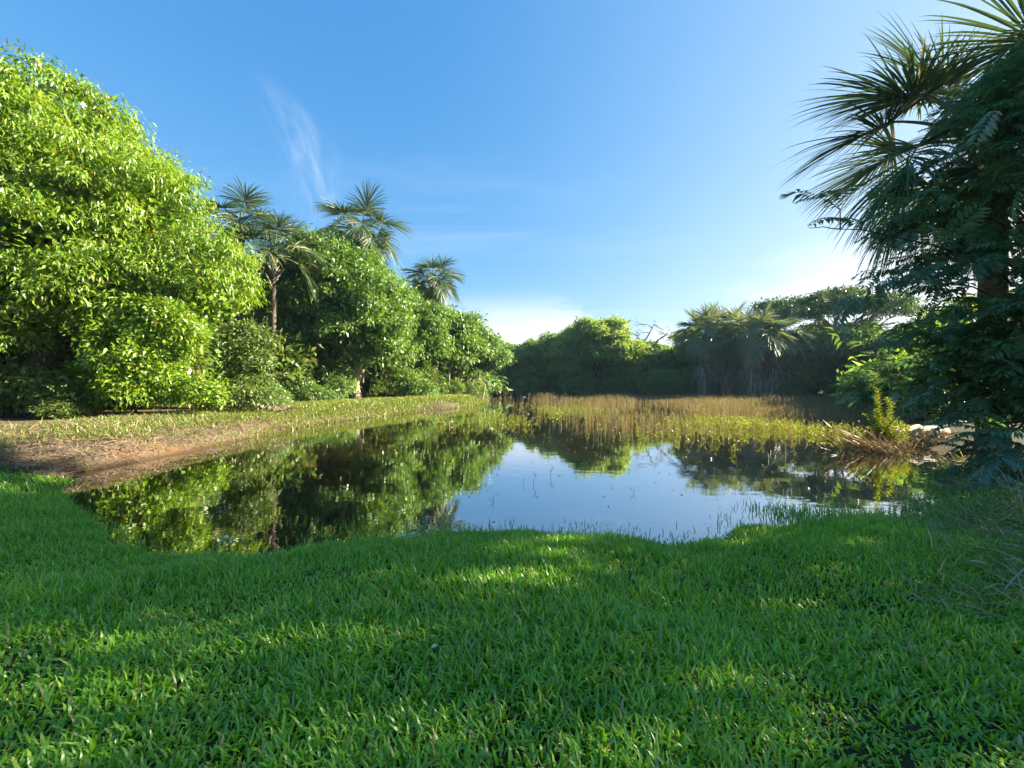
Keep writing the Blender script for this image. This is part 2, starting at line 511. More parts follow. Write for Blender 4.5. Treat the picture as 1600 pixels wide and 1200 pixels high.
# ------------------------------------------------------------------ foliage builders
def crown_geo(g, lobes, tips, per, leaf, spray, seed, tmpl=LANCE, hole=-0.75, droop=0.5, lump=0.22, lfreq=0.7, inner=0.0, flat=1.0, floor=None, wj=(0.8, 1.25), cull=0.72, core=None, nj=0.6):
    """leaves gathered in sprays over the outside of a set of lobes, with hollows between"""
    r = np.random.default_rng(seed)
    L = np.array(lobes, float)
    area = (L[:, 3] * L[:, 4] + L[:, 3] * L[:, 5] + L[:, 4] * L[:, 5])
    nl = Lump(seed + 1, lfreq, 9)
    nh = Lump(seed + 2, lfreq * 1.9, 9)
    which = r.choice(len(L), int(tips * 1.6), p=area / area.sum())
    D = unit(r.normal(size=(len(which), 3)))
    D[:, 2] = np.where(D[:, 2] < -0.35, -D[:, 2] * r.uniform(0, 1, len(D)), D[:, 2])
    D = unit(D)
    base = L[which, :3] + D * L[which, 3:]
    rad = 1 + lump * nl(base) - np.abs(r.normal(0, 0.10, len(which)))
    P = L[which, :3] + D * L[which, 3:] * rad[:, None]
    keep = nh(base) > hole
    # not deep inside another lobe
    for k in range(len(L)):
        q = np.linalg.norm((P - L[k, :3]) / L[k, 3:], axis=1)
        keep &= (q > cull) | (which == k)
    if floor is not None:
        keep &= P[:, 2] > floor
    P, D = P[keep][:tips], D[keep][:tips]
    n = len(P)
    idx = np.repeat(np.arange(n), per)
    O = D[idx]
    off = r.normal(size=(len(idx), 3)) * np.array([1, 1, 0.55 * flat]) * spray
    twig = unit(D + r.normal(size=D.shape) * 0.5 + np.array([0, 0, -0.15]))[idx]
    along = r.uniform(-1.1, 1.0, len(idx))
    pos = P[idx] + off * 0.62 + twig * along[:, None] * spray * 0.9
    ax = O * 0.45 + r.normal(size=O.shape) * 0.55 + twig * 0.3 + np.array([0, 0, -droop])
    nr = np.array([0, 0, 1.0]) + O * 0.6 + r.normal(size=O.shape) * nj
    sc = leaf * r.uniform(0.6, 1.25, len(idx))
    V, F = scatter(tmpl[0], tmpl[1], pos, ax, nr, sc, r.uniform(wj[0], wj[1], len(idx)))
    g.add(V, *F)
    if inner:
        m = int(inner)
        L = np.array(core if core is not None else lobes, float)
        area = (L[:, 3] * L[:, 4] + L[:, 3] * L[:, 5] + L[:, 4] * L[:, 5])
        w2 = r.choice(len(L), m, p=area / area.sum())
        D2 = unit(r.normal(size=(m, 3)))
        P2 = L[w2, :3] + D2 * L[w2, 3:] * r.uniform(0.3, 0.84, (m, 1))
        if floor is not None:
            P2[:, 2] = np.maximum(P2[:, 2], floor + 0.2)
        V, F = scatter(OVAL[0], OVAL[1], P2, r.normal(size=(m, 3)), r.normal(size=(m, 3)), leaf * r.uniform(0.9, 1.35, m), np.full(m, 1.1))
        g.add(V, *F)
    return P


def sublobes(lobes, n, size, seed, flat=0.62, low=-0.45, reach=(0.45, 0.92)):
    """clumps of foliage on the outside of each big lobe"""
    r = np.random.default_rng(seed)
    L = np.array(lobes, float)
    a = L[:, 3] * L[:, 5] + L[:, 4] * L[:, 5] + L[:, 3] * L[:, 4]
    out = []
    for l, m in zip(L, np.maximum(3, np.round(n * a / a.sum())).astype(int)):
        k = np.arange(m) + 0.5
        z = 1 - (1 - low) * k / m
        ph = k * 2.39996 + r.uniform(0, 6)
        D = np.stack([np.cos(ph) * np.sqrt(1 - z * z), np.sin(ph) * np.sqrt(1 - z * z), z], -1)
        D = unit(D + r.normal(0, 0.16, D.shape))
        c = l[:3] + D * l[3:6] * r.uniform(*reach, (m, 1))
        for q in c:
            if any((np.linalg.norm((q - o[:3]) / o[3:6]) < 0.5) for o in L if not np.allclose(o, l)):
                continue
            sz = r.uniform(*size)
            out.append((q[0], q[1], q[2], sz * r.uniform(0.85, 1.25), sz * r.uniform(0.85, 1.25), sz * flat * r.uniform(0.8, 1.3)))
    return out


def bent(a, b, n=6, sag=0.1, seed=0):
    r = np.random.default_rng(seed)
    a, b = np.array(a, float), np.array(b, float)
    t = np.linspace(0, 1, n)[:, None]
    L = np.linalg.norm(b - a)
    p = a + (b - a) * t + np.sin(t * np.pi) * r.normal(size=3) * sag * L
    p[1:-1] += r.normal(size=(n - 2, 3)) * 0.025 * L
    return p


def make_tree(name, label, cat, base, lobes, tips, per, leaf, spray, seed, mat, bark='bark', trunk_r=0.22, fork=0.45, stems=None, group=None, twigs=40, sub=None, trunk_to=None, **kw):
    """lobes in metres from the base of the trunk"""
    T = thing(name, label, cat, base, group)
    r = np.random.default_rng(seed + 77)
    L = np.array(lobes, float)
    top = L[np.argmax(L[:, 2]), :3]
    cen = L[:, :3].mean(0)
    for si, (sx, sy) in enumerate(stems or [(0, 0)]):
        g = Geo()
        end = cen * 0.55 + top * 0.45 + r.normal(size=3) * 0.25
        if trunk_to is not None:
            end = np.array(trunk_to, float)
        tr = bent((sx, sy, -0.25), end, 9, 0.04 if trunk_to is None else 0.006, seed + si)
        rr = trunk_r * np.linspace(1.0, 0.35, 9)
        rr[0] *= 1.45
        rr[1] *= 1.08
        g.tube(tr, rr, 9)
        obj('trunk', g.mesh('trunk', M[bark], True), T)
    for k, l in enumerate(L):
        g = Geo()
        st = tr[int(np.clip(2 + fork * 6 * r.uniform(0.5, 1.1), 2, 6))]
        br = bent(st, l[:3] + np.array([0, 0, 0.1 * l[5]]), 6, 0.08, seed + k)
        r0 = trunk_r * 0.5
        g.tube(br, np.linspace(r0, r0 * 0.3, 6), 6)
        for q in range(max(2, twigs // len(L))):
            d = unit(r.normal(size=3))
            d[2] = abs(d[2]) * 0.7
            e = l[:3] + d * l[3:6] * 0.9
            g.tube(bent(br[r.integers(2, 6)], e, 5, 0.08, seed + k * 31 + q), np.linspace(r0 * 0.32, 0.012, 5), 4)
        obj('limb', g.mesh('limb', M[bark], True), T)
    g = Geo()
    if sub:
        crown_geo(g, sublobes(lobes, sub[0], sub[1], seed + 9, *sub[2:]), tips, per, leaf, spray, seed, cull=0.6, core=lobes, **kw)
    else:
        crown_geo(g, lobes, tips, per, leaf, spray, seed, **kw)
    tag(obj('crown', g.mesh('crown', M[mat]), T), kind='stuff')
    return T


def z0(x, y):
    return float(height([x], [y])[0])


# ------------------------------------------------------------------ left bank: the big tree
def rel(base, lobes):
    return [(a - base[0], b - base[1], c - base[2], d, e, f) for a, b, c, d, e, f in lobes]


bx = (-19.2, 16.2, z0(-19.2, 16.2))
make_tree('broadleaf_tree', 'largest tree, bright yellow-green dense crown filling the left edge', 'tree', bx, rel(bx, [
    (-20.5, 18.0, 9.3, 6.6, 5.0, 4.9), (-13.8, 18.2, 6.2, 2.3, 2.6, 2.5), (-16.0, 17.4, 8.8, 2.8, 3.0, 3.0), (-18.6, 16.6, 11.6, 3.2, 3.0, 2.7),
    (-17.6, 15.2, 8.6, 3.0, 2.6, 3.1), (-15.8, 16.4, 5.4, 2.0, 2.0, 1.8), (-20.0, 14.6, 10.2, 3.0, 2.6, 2.8), (-21.0, 14.2, 6.6, 2.8, 2.2, 2.2), (-17.4, 15.4, 5.6, 1.9, 1.6, 1.4), (-18.6, 14.6, 4.4, 1.8, 1.3, 1.2), (-20.2, 15.0, 4.0, 1.8, 1.4, 1.4), (-15.6, 17.0, 3.6, 1.5, 1.3, 1.5)]),
    9000, 15, 0.25, 0.32, 21, 'leaf_big', trunk_r=0.42, hole=-0.75, droop=0.85, lump=0.18, lfreq=1.3, inner=20000, twigs=60, fork=1.1, sub=(230, (0.6, 1.35)), wj=(0.55, 0.85))

# ------------------------------------------------------------------ left bank: the row of trees behind it
bx = (-13.0, 35.0, z0(-13, 35))
make_tree('broadleaf_tree', 'rounded green tree with a straight pale trunk below the two left palms', 'tree', bx, rel(bx, [
    (-15.4, 35.4, 8.6, 4.8, 4.4, 4.8), (-16.8, 35.2, 12.2, 2.9, 2.8, 2.6), (-12.0, 35.0, 7.2, 3.4, 3.2, 3.6), (-13.2, 34.6, 10.6, 2.8, 2.6, 2.6), (-10.6, 35.2, 5.2, 2.1, 2.2, 2.2), (-18.2, 34.4, 6.6, 2.6, 2.4, 3.0), (-19.2, 35.4, 9.6, 2.2, 2.2, 2.2)]),
    4600, 12, 0.36, 0.42, 31, 'leaf_mid', bark='bark_pale', trunk_r=0.36, hole=-0.85, droop=0.6, lump=0.2, inner=12000, lfreq=1.3, sub=(150, (0.65, 1.25), 0.75, -0.5, (0.55, 1.0)), trunk_to=(-0.3, 0.1, 8.5))
bx = (-9.9, 42.0, z0(-9.9, 42))
make_tree('broadleaf_tree', 'mid green tree sloping down right of the straight pale trunk', 'tree', bx, rel(bx, [
    (-11.2, 42.4, 8.0, 2.8, 2.8, 3.2), (-9.4, 42.0, 6.0, 2.6, 2.6, 3.0), (-12.6, 42.5, 10.2, 2.0, 2.0, 1.8), (-8.6, 42.0, 8.4, 1.8, 1.9, 1.8)]),
    2300, 10, 0.45, 0.55, 41, 'leaf_mid', trunk_r=0.22, hole=-0.9, lump=0.2, inner=4500, sub=(70, (0.6, 1.2)), lfreq=1.4)
bx = (-7.3, 46.0, z0(-7.3, 46))
make_tree('broadleaf_tree', 'green tree under the smallest left palm, on thin pale stems', 'tree', bx, rel(bx, [
    (-7.6, 46.2, 6.4, 2.7, 2.6, 3.0), (-6.4, 46.0, 8.4, 1.9, 1.9, 1.7), (-5.6, 46.0, 5.6, 1.9, 2.0, 2.2), (-9.0, 46.0, 7.6, 1.8, 2.0, 2.0)]),
    2200, 10, 0.45, 0.55, 51, 'leaf_mid', bark='bark_pale', trunk_r=0.16, stems=[(-1.3, 0), (0.3, 0.2)], hole=-0.9, lump=0.2, inner=4500, sub=(65, (0.6, 1.2)), lfreq=1.4)
bx = (-4.1, 50.0, z0(-4.1, 50))
make_tree('broadleaf_tree', 'last tree of the left bank at its tip, on three slender leaning trunks', 'tree', bx, rel(bx, [
    (-4.1, 50.2, 6.0, 2.4, 2.4, 2.5), (-5.2, 50.0, 7.6, 1.8, 1.8, 1.6), (-2.8, 50.0, 5.0, 1.6, 1.8, 1.8)]),
    1700, 10, 0.45, 0.55, 61, 'leaf_dark', bark='bark_pale', trunk_r=0.13, stems=[(-0.8, 0), (-0.2, 0.1), (0.6, 0)], hole=-0.9, lump=0.2, inner=4500, sub=(50, (0.6, 1.2)), lfreq=1.4)


# ------------------------------------------------------------------ generic trees for the rows behind and the far shore
def generic(seed, mat, spread=1.0, tips=2100, bark='bark', cat='tree'):
    r = np.random.default_rng(seed)
    lobes = [(0, 0, 5.6, 2.5 * spread, 2.4 * spread, 2.8)]
    for k in range(11):
        a = k * 2.4 + r.uniform(0, 0.8)
        zc = (1.3, 8.0, 4.2, 6.6, 2.2, 7.4, 3.4, 5.6, 1.6, 6.0, 2.8)[k] + r.uniform(-0.5, 0.5)
        d = r.uniform(1.5, 2.8) * spread * (1 if zc < 6.5 else 0.55)
        lobes.append((math.cos(a) * d, math.sin(a) * d, zc, r.uniform(1.0, 1.7) * spread, r.uniform(1.0, 1.7) * spread, r.uniform(0.9, 1.4)))
    return make_tree('broadleaf_tree', 'tree', cat, (0, 0, 0), lobes, tips, 9, 0.40, 0.42, seed, mat, bark=bark, trunk_r=0.2, hole=-1.0, lump=0.25, inner=2400, nj=1.0, tmpl=OVAL, lfreq=1.3, twigs=32, sub=(85, (0.5, 1.1), 0.85, -0.5, (0.6, 1.12)))


PROTO = [generic(101, 'leaf_far'), generic(102, 'leaf_far', 1.15), generic(103, 'leaf_dark'), generic(104, 'leaf_dark', 1.1), generic(105, 'leaf_mid')]
used = set()


def plant(k, x, y, h, w, label, group=None, rot=0.0):
    if k in used:
        t = copy_tree(PROTO[k])
    else:
        t = PROTO[k]
        used.add(k)
    t.location = (x, y, z0(x, y) - 0.05)
    t.scale = (w, w, h / 9.3)
    t.rotation_euler = (0, 0, rot)
    t['label'] = label
    if group:
        t['group'] = group
    elif 'group' in t:
        del t['group']
    return t


FAR = 'trees of the far shore'
plant(2, -0.2, 77, 8.6, 0.95, 'dark low tree where the left bank meets the far shore', FAR, 0.3)
plant(0, 4.2, 75.5, 9.2, 0.95, 'olive far tree just right of the gap in the water channel', FAR, 1.2)
plant(3, 8.2, 77, 11.0, 1.05, 'darker far tree leaning on the left flank of the broad central tree', FAR, 2.2)
plant(1, 11.6, 74, 12.0, 1.0, 'far tree forming the left shoulder of the broad central tree', FAR, 4.0)
bx = (14.6, 70.5, z0(14.6, 70.5))
make_tree('broadleaf_tree', 'broad rounded tree in the middle of the far shore', 'tree', bx, rel(bx, [
    (14.2, 70.8, 7.4, 6.0, 4.8, 4.4), (17.6, 70.0, 6.6, 4.0, 3.6, 3.0), (12.4, 70.6, 9.8, 3.2, 3.0, 2.3), (16.0, 70.6, 10.2, 3.2, 3.0, 2.0), (20.0, 70.0, 4.8, 2.6, 2.6, 2.2), (9.6, 70.6, 5.4, 2.8, 2.6, 2.8)]),
    4600, 9, 0.46, 0.5, 71, 'leaf_far', trunk_r=0.35, hole=-1.0, lump=0.22, inner=5000, nj=1.0, tmpl=OVAL, lfreq=1.0, group=FAR, sub=(95, (0.7, 1.4), 0.85, -0.5, (0.6, 1.1)))
plant(2, 23.0, 73, 7.8, 1.05, 'dark far tree below the bare branches', FAR, 0.7)
plant(0, 27.5, 77, 8.8, 1.15, 'far tree behind the left marsh palm', FAR, 5.0)
plant(4, 23.4, 62.5, 5.0, 0.62, 'small bright bush at the foot of the left marsh palm', FAR, 1.0)
plant(3, 31.5, 70, 10.8, 1.2, 'tall dark tree standing behind the clump of marsh palms', FAR, 2.9)
plant(2, 37.2, 63, 11.6, 1.2, 'dark tree close on the right of the marsh palms', FAR, 1.4)
plant(0, 42.0, 60, 10.4, 1.25, 'tree under the left end of the flat-topped crown', FAR, 3.3)
plant(4, 38.5, 57.0, 8.8, 0.7, 'bright young tree catching sun right of the marsh palms', FAR, 3.3)
plant(3, 45.5, 54, 9.2, 1.25, 'dark tree below the middle of the flat-topped crown', FAR, 0.4)
plant(2, 48.5, 50, 9.0, 1.25, 'dark tree below the right end of the flat-topped crown', FAR, 2.0)
plant(3, 47.5, 44, 9.8, 1.2, 'dark shore tree beside the hanging compound-leaf branches', FAR, 3.7)
plant(1, 40.5, 36, 9.0, 1.15, 'dark shore tree mostly hidden by the compound-leaf branches', FAR, 5.1)
BACK = 'second row of the far wood'
for i, (x, y, h, w, k) in enumerate([(-8, 84, 9.5, 1.3, 2), (-3, 88, 10, 1.3, 3), (3, 86, 10.2, 1.3, 2), (10, 86, 12, 1.4, 3), (18, 84, 12.5, 1.5, 2), (27, 88, 10.5, 1.5, 3), (36, 80, 13, 1.5, 2),
                                     (44, 74, 10.8, 1.5, 3), (53, 63, 10.5, 1.5, 2), (58, 52, 10.5, 1.5, 3), (56, 42, 12, 1.5, 2), (49, 33, 11.0, 1.4, 0)]):
    plant(k, x, y, h, w, 'dark tree of the second row, showing only in gaps of the far shore trees', BACK, i * 1.7)
LBACK = 'second row behind the left bank'
for i, (x, y, h, w, k) in enumerate([(-26, 23, 13.0, 1.4, 3), (-25, 28.5, 11.5, 1.2, 2), (-22.5, 39, 12, 1.3, 2), (-17, 43, 13, 1.4, 3), (-13, 51, 11.5, 1.3, 2), (-9, 57, 9.8, 1.2, 3), (-6, 66, 9.0, 1.2, 2), (-31, 17, 13, 1.5, 2)]):
    plant(k, x, y, h, w, 'dark tree of the second row, showing only in gaps of the left bank trees', LBACK, i * 2.3)

# flat-topped tree on the right
bx = (47.0, 61.0, z0(47, 61))
r_ = np.random.default_rng(5)
lob = []
for k in range(15):
    a = k * 2.39996
    d = 2.0 + 7.4 * math.sqrt(k / 15)
    lob.append((math.cos(a) * d, math.sin(a) * d * 0.7, 14.8 - 0.028 * d * d + r_.uniform(-1.5, 0.5), r_.uniform(2.0, 3.1), r_.uniform(1.8, 2.6), r_.uniform(0.55, 0.85)))
make_tree('flat_topped_tree', 'tall tree with a wide flat layered crown above the right shore', 'tree', bx, lob, 2300, 9, 0.42, 0.6, 81, 'leaf_umbrella', bark='bark_pale', trunk_r=0.34, hole=-0.5, lump=0.25, tmpl=OVAL, fork=0.7, droop=0.2, twigs=90)


# bare tree beyond the broad one
def bare_tree():
    base = (25.0, 79.0, z0(25, 79))
    T = thing('bare_tree', 'leafless tree whose crooked branches rise right of the broad central tree', 'tree', base)
    r = np.random.default_rng(9)
    g = Geo()
    tp = bent((0, 0, -0.2), (-0.6, 0, 9.2), 8, 0.04, 3)
    g.tube(tp, np.linspace(0.34, 0.2, 8), 8)
    obj('trunk', g.mesh('trunk', M['bark_pale'], True), T)

    def grow(g, p, d, L, rad, lev):
        pts = [p]
        q = p.copy()
        dd = d.copy()
        for s in range(5):
            dd = unit(dd + r.normal(size=3) * 0.30 + np.array([0, 0, 0.04]))
            q = q + dd * L / 5
            pts.append(q)
        g.tube(pts, np.linspace(rad, rad * 0.5, 6), 5)
        if lev:
            for c in range(3 if lev > 1 else 2):
                grow(g, pts[r.integers(2, 6)], unit(dd + r.normal(size=3) * 0.75), L * 0.62, rad * 0.52, lev - 1)
    for d, L, zf in (((-0.55, 0, 0.85), 3.6, -1), ((0.75, 0.1, 0.62), 4.4, -1), ((1.0, -0.2, 0.25), 5.2, -2), ((0.1, 0.3, 1.0), 2.6, -1)):
        g = Geo()
        grow(g, tp[zf], unit(np.array(d, float)), L, 0.17, 3)
        obj('branch', g.mesh('branch', M['bark_pale'], True), T)


bare_tree()


# ------------------------------------------------------------------ fan palms
def frond_geo(o, az, pitch, Lp, Rb, nseg, seed, droop=0.9, sag=0.5, width=0.055, spread=128, steps=6, dead=False):
    r = np.random.default_rng(seed)
    h = np.array([math.sin(az), math.cos(az), 0.0])
    s = np.array([math.cos(az), -math.sin(az), 0.0])
    up = np.array([0, 0, 1.0])
    pts = [np.array(o, float)]
    n = 8
    for i in range(n):
        p = pitch - sag * ((i + 1) / n) ** 1.5
        pts.append(pts[-1] + (h * math.cos(p) + up * math.sin(p)) * Lp / n)
    gp = Geo()
    gp.tube(pts, np.linspace(0.075, 0.03, n + 1) * (1 if not dead else 0.8), 5)
    p = pitch - sag
    q = p - (0.55 if p < 0.8 else 0.15)                 # the blade hangs from the end of its stalk
    e = h * math.cos(q) + up * math.sin(q)
    nn = np.cross(s, e)
    if nn[2] < 0:
        nn = -nn
    end = pts[-1]
    gp.tube([end, end + e * Rb * 0.18, end + (e * 0.36 - up * 0.05) * Rb], [0.03, 0.02, 0.008], 4)
    phi = np.radians(np.linspace(-spread, spread, nseg) + r.normal(0, 1.6, nseg))
    cs, sn = np.cos(phi), np.sin(phi)
    d = cs[:, None] * e + sn[:, None] * s + (0.16 + 0.22 * (np.abs(phi) / 2.7) + r.normal(0, 0.10, nseg))[:, None] * nn + r.normal(0, 0.05, (nseg, 3))
    d = unit(d)
    base = end + e * (Rb * 0.30 * np.clip(cs, 0, 1) ** 2)[:, None]
    length = Rb * (0.80 + 0.22 * cs) * r.uniform(0.86, 1.08, nseg)
    P = [base]
    dd = d.copy()
    for i in range(steps):
        t = (i + 1) / steps
        dd = unit(dd + np.array([0, 0, -1.0]) * (droop * (0.06 + 0.42 * t ** 2.2) * r.uniform(0.6, 1.3, nseg))[:, None])
        P.append(P[-1] + dd * (length / steps)[:, None])
    P = np.stack(P, 1)                              # seg, step+1, 3
    tang = unit(np.gradient(P, axis=1))
    side = unit(np.cross(np.broadcast_to(nn, tang.shape) + r.normal(0, 0.45, (nseg, 1, 3)), tang))
    prof = np.interp(np.linspace(0, 1, steps + 1), [0, .15, .45, .8, 1], [.45, .9, 1, .55, .06])
    w = (width * prof)[None, :, None] * 0.5
    A, B = P + side * w, P - side * w
    V = np.stack([A, B], 2).reshape(-1, 3)
    k = (steps + 1) * 2
    i0 = (np.arange(nseg) * k)[:, None] + np.arange(steps)[None] * 2
    q = np.stack([i0, i0 + 1, i0 + 3, i0 + 2], -1).reshape(-1, 4)
    gb = Geo()
    gb.add(V, q)
    return gb, gp


def palm(label, base, crown_z, trunk_r, fronds, seed, lean=(0, 0), group=None, nseg=46, width=0.06, steps=5, dead=0, boots=14, R_=2.2, Lp_=2.0, boot_down=2.2, bark='bark_palm', blade='palm', stiff=1.0):
    T = thing('fan_palm', label, 'palm', base, group)
    r = np.random.default_rng(seed)
    H = crown_z - base[2]
    top = np.array([lean[0], lean[1], H])
    g = Geo()
    n = 26
    t = np.linspace(0, 1, n)
    pts = np.stack([lean[0] * t ** 1.5, lean[1] * t ** 1.5, H * t - 0.3 * (1 - t)], -1)
    rr = trunk_r * (1.0 - 0.12 * t) * (1 + 0.05 * (np.arange(n) % 2)) * (1 + 0.35 * np.exp(-t * 14))
    g.tube(pts, rr, 12)
    obj('trunk', g.mesh('trunk', M[bark], True), T)
    for k in range(boots):                                                   # old leaf bases hugging the top of the trunk
        a = k * 2.4
        zz = -boot_down * r.uniform(0, 1)
        o = top + np.array([math.sin(a) * trunk_r * 0.9, math.cos(a) * trunk_r * 0.9, zz - 0.2])
        L = r.uniform(0.5, 1.1)
        d = np.array([math.sin(a) * 0.45, math.cos(a) * 0.45, 0.9])
        g = Geo()
        g.tube([o, o + d * L * 0.5, o + d * L + np.array([math.sin(a), math.cos(a), 0]) * 0.12], [0.11, 0.08, 0.05], 5)
        obj('leaf_base', g.mesh('leaf_base', M['petiole_dead'], True), T)
    for k, (az, pitch, lp, rb) in enumerate(fronds):
        a = R(az)
        o = top + np.array([math.sin(a), math.cos(a), 0]) * trunk_r * 0.5
        gb, gp = frond_geo(o, a, R(pitch), Lp_ * lp, R_ * rb, nseg, seed * 100 + k, droop=stiff * (0.42 + max(0, (40 - pitch)) * 0.008), sag=0.35 + 0.004 * max(0, 60 - pitch), width=width, steps=steps)
        f = obj('frond', gb.mesh('frond', M[blade]), T)
        obj('petiole', gp.mesh('petiole', M['petiole'], True), f)
    for k in range(dead):
        a = k * 2.4 + 0.7
        o = top + np.array([math.sin(a) * trunk_r, math.cos(a) * trunk_r, -0.3 - r.uniform(0, 0.6)])
        gb, gp = frond_geo(o, a, R(r.uniform(-50, -20)), Lp_ * r.uniform(0.6, 0.9), R_ * r.uniform(0.6, 0.85), nseg // 2, seed * 100 + 50 + k, droop=2.2, sag=0.7, width=width * 0.7, steps=steps, dead=True, spread=110)
        f = obj('dead_frond', gb.mesh('dead_frond', M['palm_dead']), T)
        obj('petiole', gp.mesh('petiole', M['petiole_dead'], True), f)
    return T


def ring(n, seed, pmin=-38, pmax=74, jr=0.12):
    """fronds from upright spear leaves to hanging old ones"""
    r = np.random.default_rng(seed)
    return [(k * 137.5 + r.uniform(-14, 14), pmax - (pmax - pmin) * (k / (n - 1)) ** 0.85 + r.uniform(-6, 6), r.uniform(0.85, 1.15), r.uniform(1 - jr, 1 + jr)) for k in range(n)]


LP = 'fan palms over the left bank'
palm('dark fan palm rising closest behind the right shoulder of the big yellow-green tree', (-20.4, 31.0, z0(-20.4, 31)), 13.6, 0.24, ring(12, 1, 8, 72), 201, group=LP, R_=2.2, Lp_=1.8, width=0.06, nseg=90)
palm('dark fan palm between the big tree and the rounded green tree', (-17.2, 30.0, z0(-17.2, 30)), 11.2, 0.19, ring(13, 4, -2, 72), 204, group=LP, R_=2.2, Lp_=1.8, width=0.06, nseg=90)
palm('middle and tallest fan palm of the left bank, above the rounded green tree', (-13.8, 38.0, z0(-13.8, 38)), 15.9, 0.26, ring(20, 2), 202, group=LP, R_=2.6, Lp_=2.0, dead=4, width=0.065, nseg=92)
palm('smallest fan palm of the left bank, nearest the gap of sky', (-9.2, 48.0, z0(-9.2, 48)), 14.0, 0.25, ring(19, 3), 203, group=LP, R_=2.3, Lp_=1.7, dead=4, width=0.07, nseg=84)

MP = 'fan palms standing in the marsh'


def marsh_palm(label, x, y, cz, tr, n, seed, dead, R_=2.0, Lp_=2.0, lean=(0, 0), skirt=26):
    T = palm(label, (x, y, -0.1), cz, tr, ring(n, seed, -20, 85), seed, lean=lean, group=MP, R_=R_, Lp_=Lp_, dead=dead, width=0.10, nseg=58, boots=10, bark='bark_shaggy', blade='palm_marsh')
    r = np.random.default_rng(seed + 5)
    for k in range(skirt):                                                   # dry petioles hanging against the stem
        a = r.uniform(0, 6.28)
        h0 = r.uniform(0.3, 0.85) * (cz - 1.5)
        d = np.array([math.sin(a), math.cos(a), 0])
        o = d * tr * 0.9 + np.array([lean[0], lean[1], 0]) * (h0 / cz) ** 1.5 + np.array([0, 0, h0])
        L = min(h0 - 0.3, r.uniform(1.8, 3.6))
        out = r.uniform(0.2, 0.7) if r.uniform() < 0.6 else r.uniform(0.8, 2.0)
        g = Geo()
        g.tube([o, o + d * out * 0.8 + np.array([0, 0, -L * 0.35]), o + d * out + np.array([0, 0, -L])], [0.06, 0.05, 0.02], 4)
        obj('dry_petiole', g.mesh('dry_petiole', M['petiole_dead'], True), T)
    return T


marsh_palm('left marsh palm with a round crown and thick shaggy stem', 25.8, 56.0, 8.6, 0.50, 26, 211, 5)
marsh_palm('back marsh palm between the two thick-stemmed ones', 30.2, 59.0, 9.6, 0.42, 24, 212, 3)
marsh_palm('stoutest marsh palm, wrapped in a grey skirt of dry leaf stalks', 30.6, 53.0, 8.0, 0.62, 28, 213, 12, R_=2.15, Lp_=2.2, skirt=50)
marsh_palm('right marsh palm leaning right with drooping dead fronds', 33.6, 54.0, 7.8, 0.42, 24, 214, 8, lean=(1.2, 0), skirt=30)

# the near palm on the right; frond angles as it grows
near = [(-75, 34, 1.15, 1.0), (-100, 5, 1.2, 1.05), (-60, 62, 1.1, 1.0), (-40, 80, 1.0, 1.0), (-125, -22, 0.95, 0.8), (-90, 48, 1.0, 0.95), (20, 70, 1.1, 1.0), (60, 45, 1, 1), (100, 60, 1, 1), (140, 30, 1, 1), (180, 55, 1.0, 0.95),
        (215, 20, 1.0, 0.95), (-150, 70, 1.0, 1.0), (10, 10, 1.0, 1.0), (45, -10, 1, .9), (110, 0, 1, .9), (160, -15, 1, .9), (-70, -12, 1.0, 0.9), (-20, 35, 1.1, 1.0)]
palm('tall near fan palm silhouetted against the bright sky at the right edge', (13.4, 11.6, z0(13.4, 11.6)), 8.8, 0.30, near, 220, nseg=110, width=0.052, steps=8, R_=2.45, Lp_=2.1, dead=3, boots=22, boot_down=2.0, stiff=0.6)


# ------------------------------------------------------------------ compound-leaf tree in front of the near palm
def compound_leaf_template(nl=9, seed=1, fine=True):
    """rachis with paired drooping leaflets, 1 m long"""
    r = np.random.default_rng(seed)
    g = Geo()
    t = np.linspace(0, 1, 7)
    pts = np.stack([t, 0 * t, 0.10 * np.sin(t * 2.6) - 0.16 * t ** 2], -1)
    g.tube(pts, np.linspace(0.012, 0.004, 7), 3)
    for k in range(nl):
        u = 0.14 + 0.84 * k / (nl - 1)
        p = np.array([u, 0, np.interp(u, t, pts[:, 2])])
        L = 0.30 * (0.62 + 0.7 * math.sin(math.pi * (0.15 + 0.75 * k / (nl - 1))))
        for s in (-1, 1):
            ax = np.array([[0.55 + r.normal() * 0.1, s * 0.85, -0.25 + r.normal() * 0.12]])
            V, F = scatter(LANCE[0], LANCE[1], p[None], ax, np.array([[0.1, 0, 1.0]]), np.array([L * r.uniform(0.85, 1.1)]), np.array([0.80]))
            g.add(V, *F)
    V, F = scatter(LANCE[0], LANCE[1], pts[-1][None], np.array([[1.0, 0, -0.25]]), np.array([[0, 0, 1.0]]), np.array([0.24]), np.array([0.8]))
    g.add(V, *F)
    return np.concatenate(g.V), [np.concatenate(f) for f in g.F.values()]


CL = [compound_leaf_template(9, 1), compound_leaf_template(8, 2)]


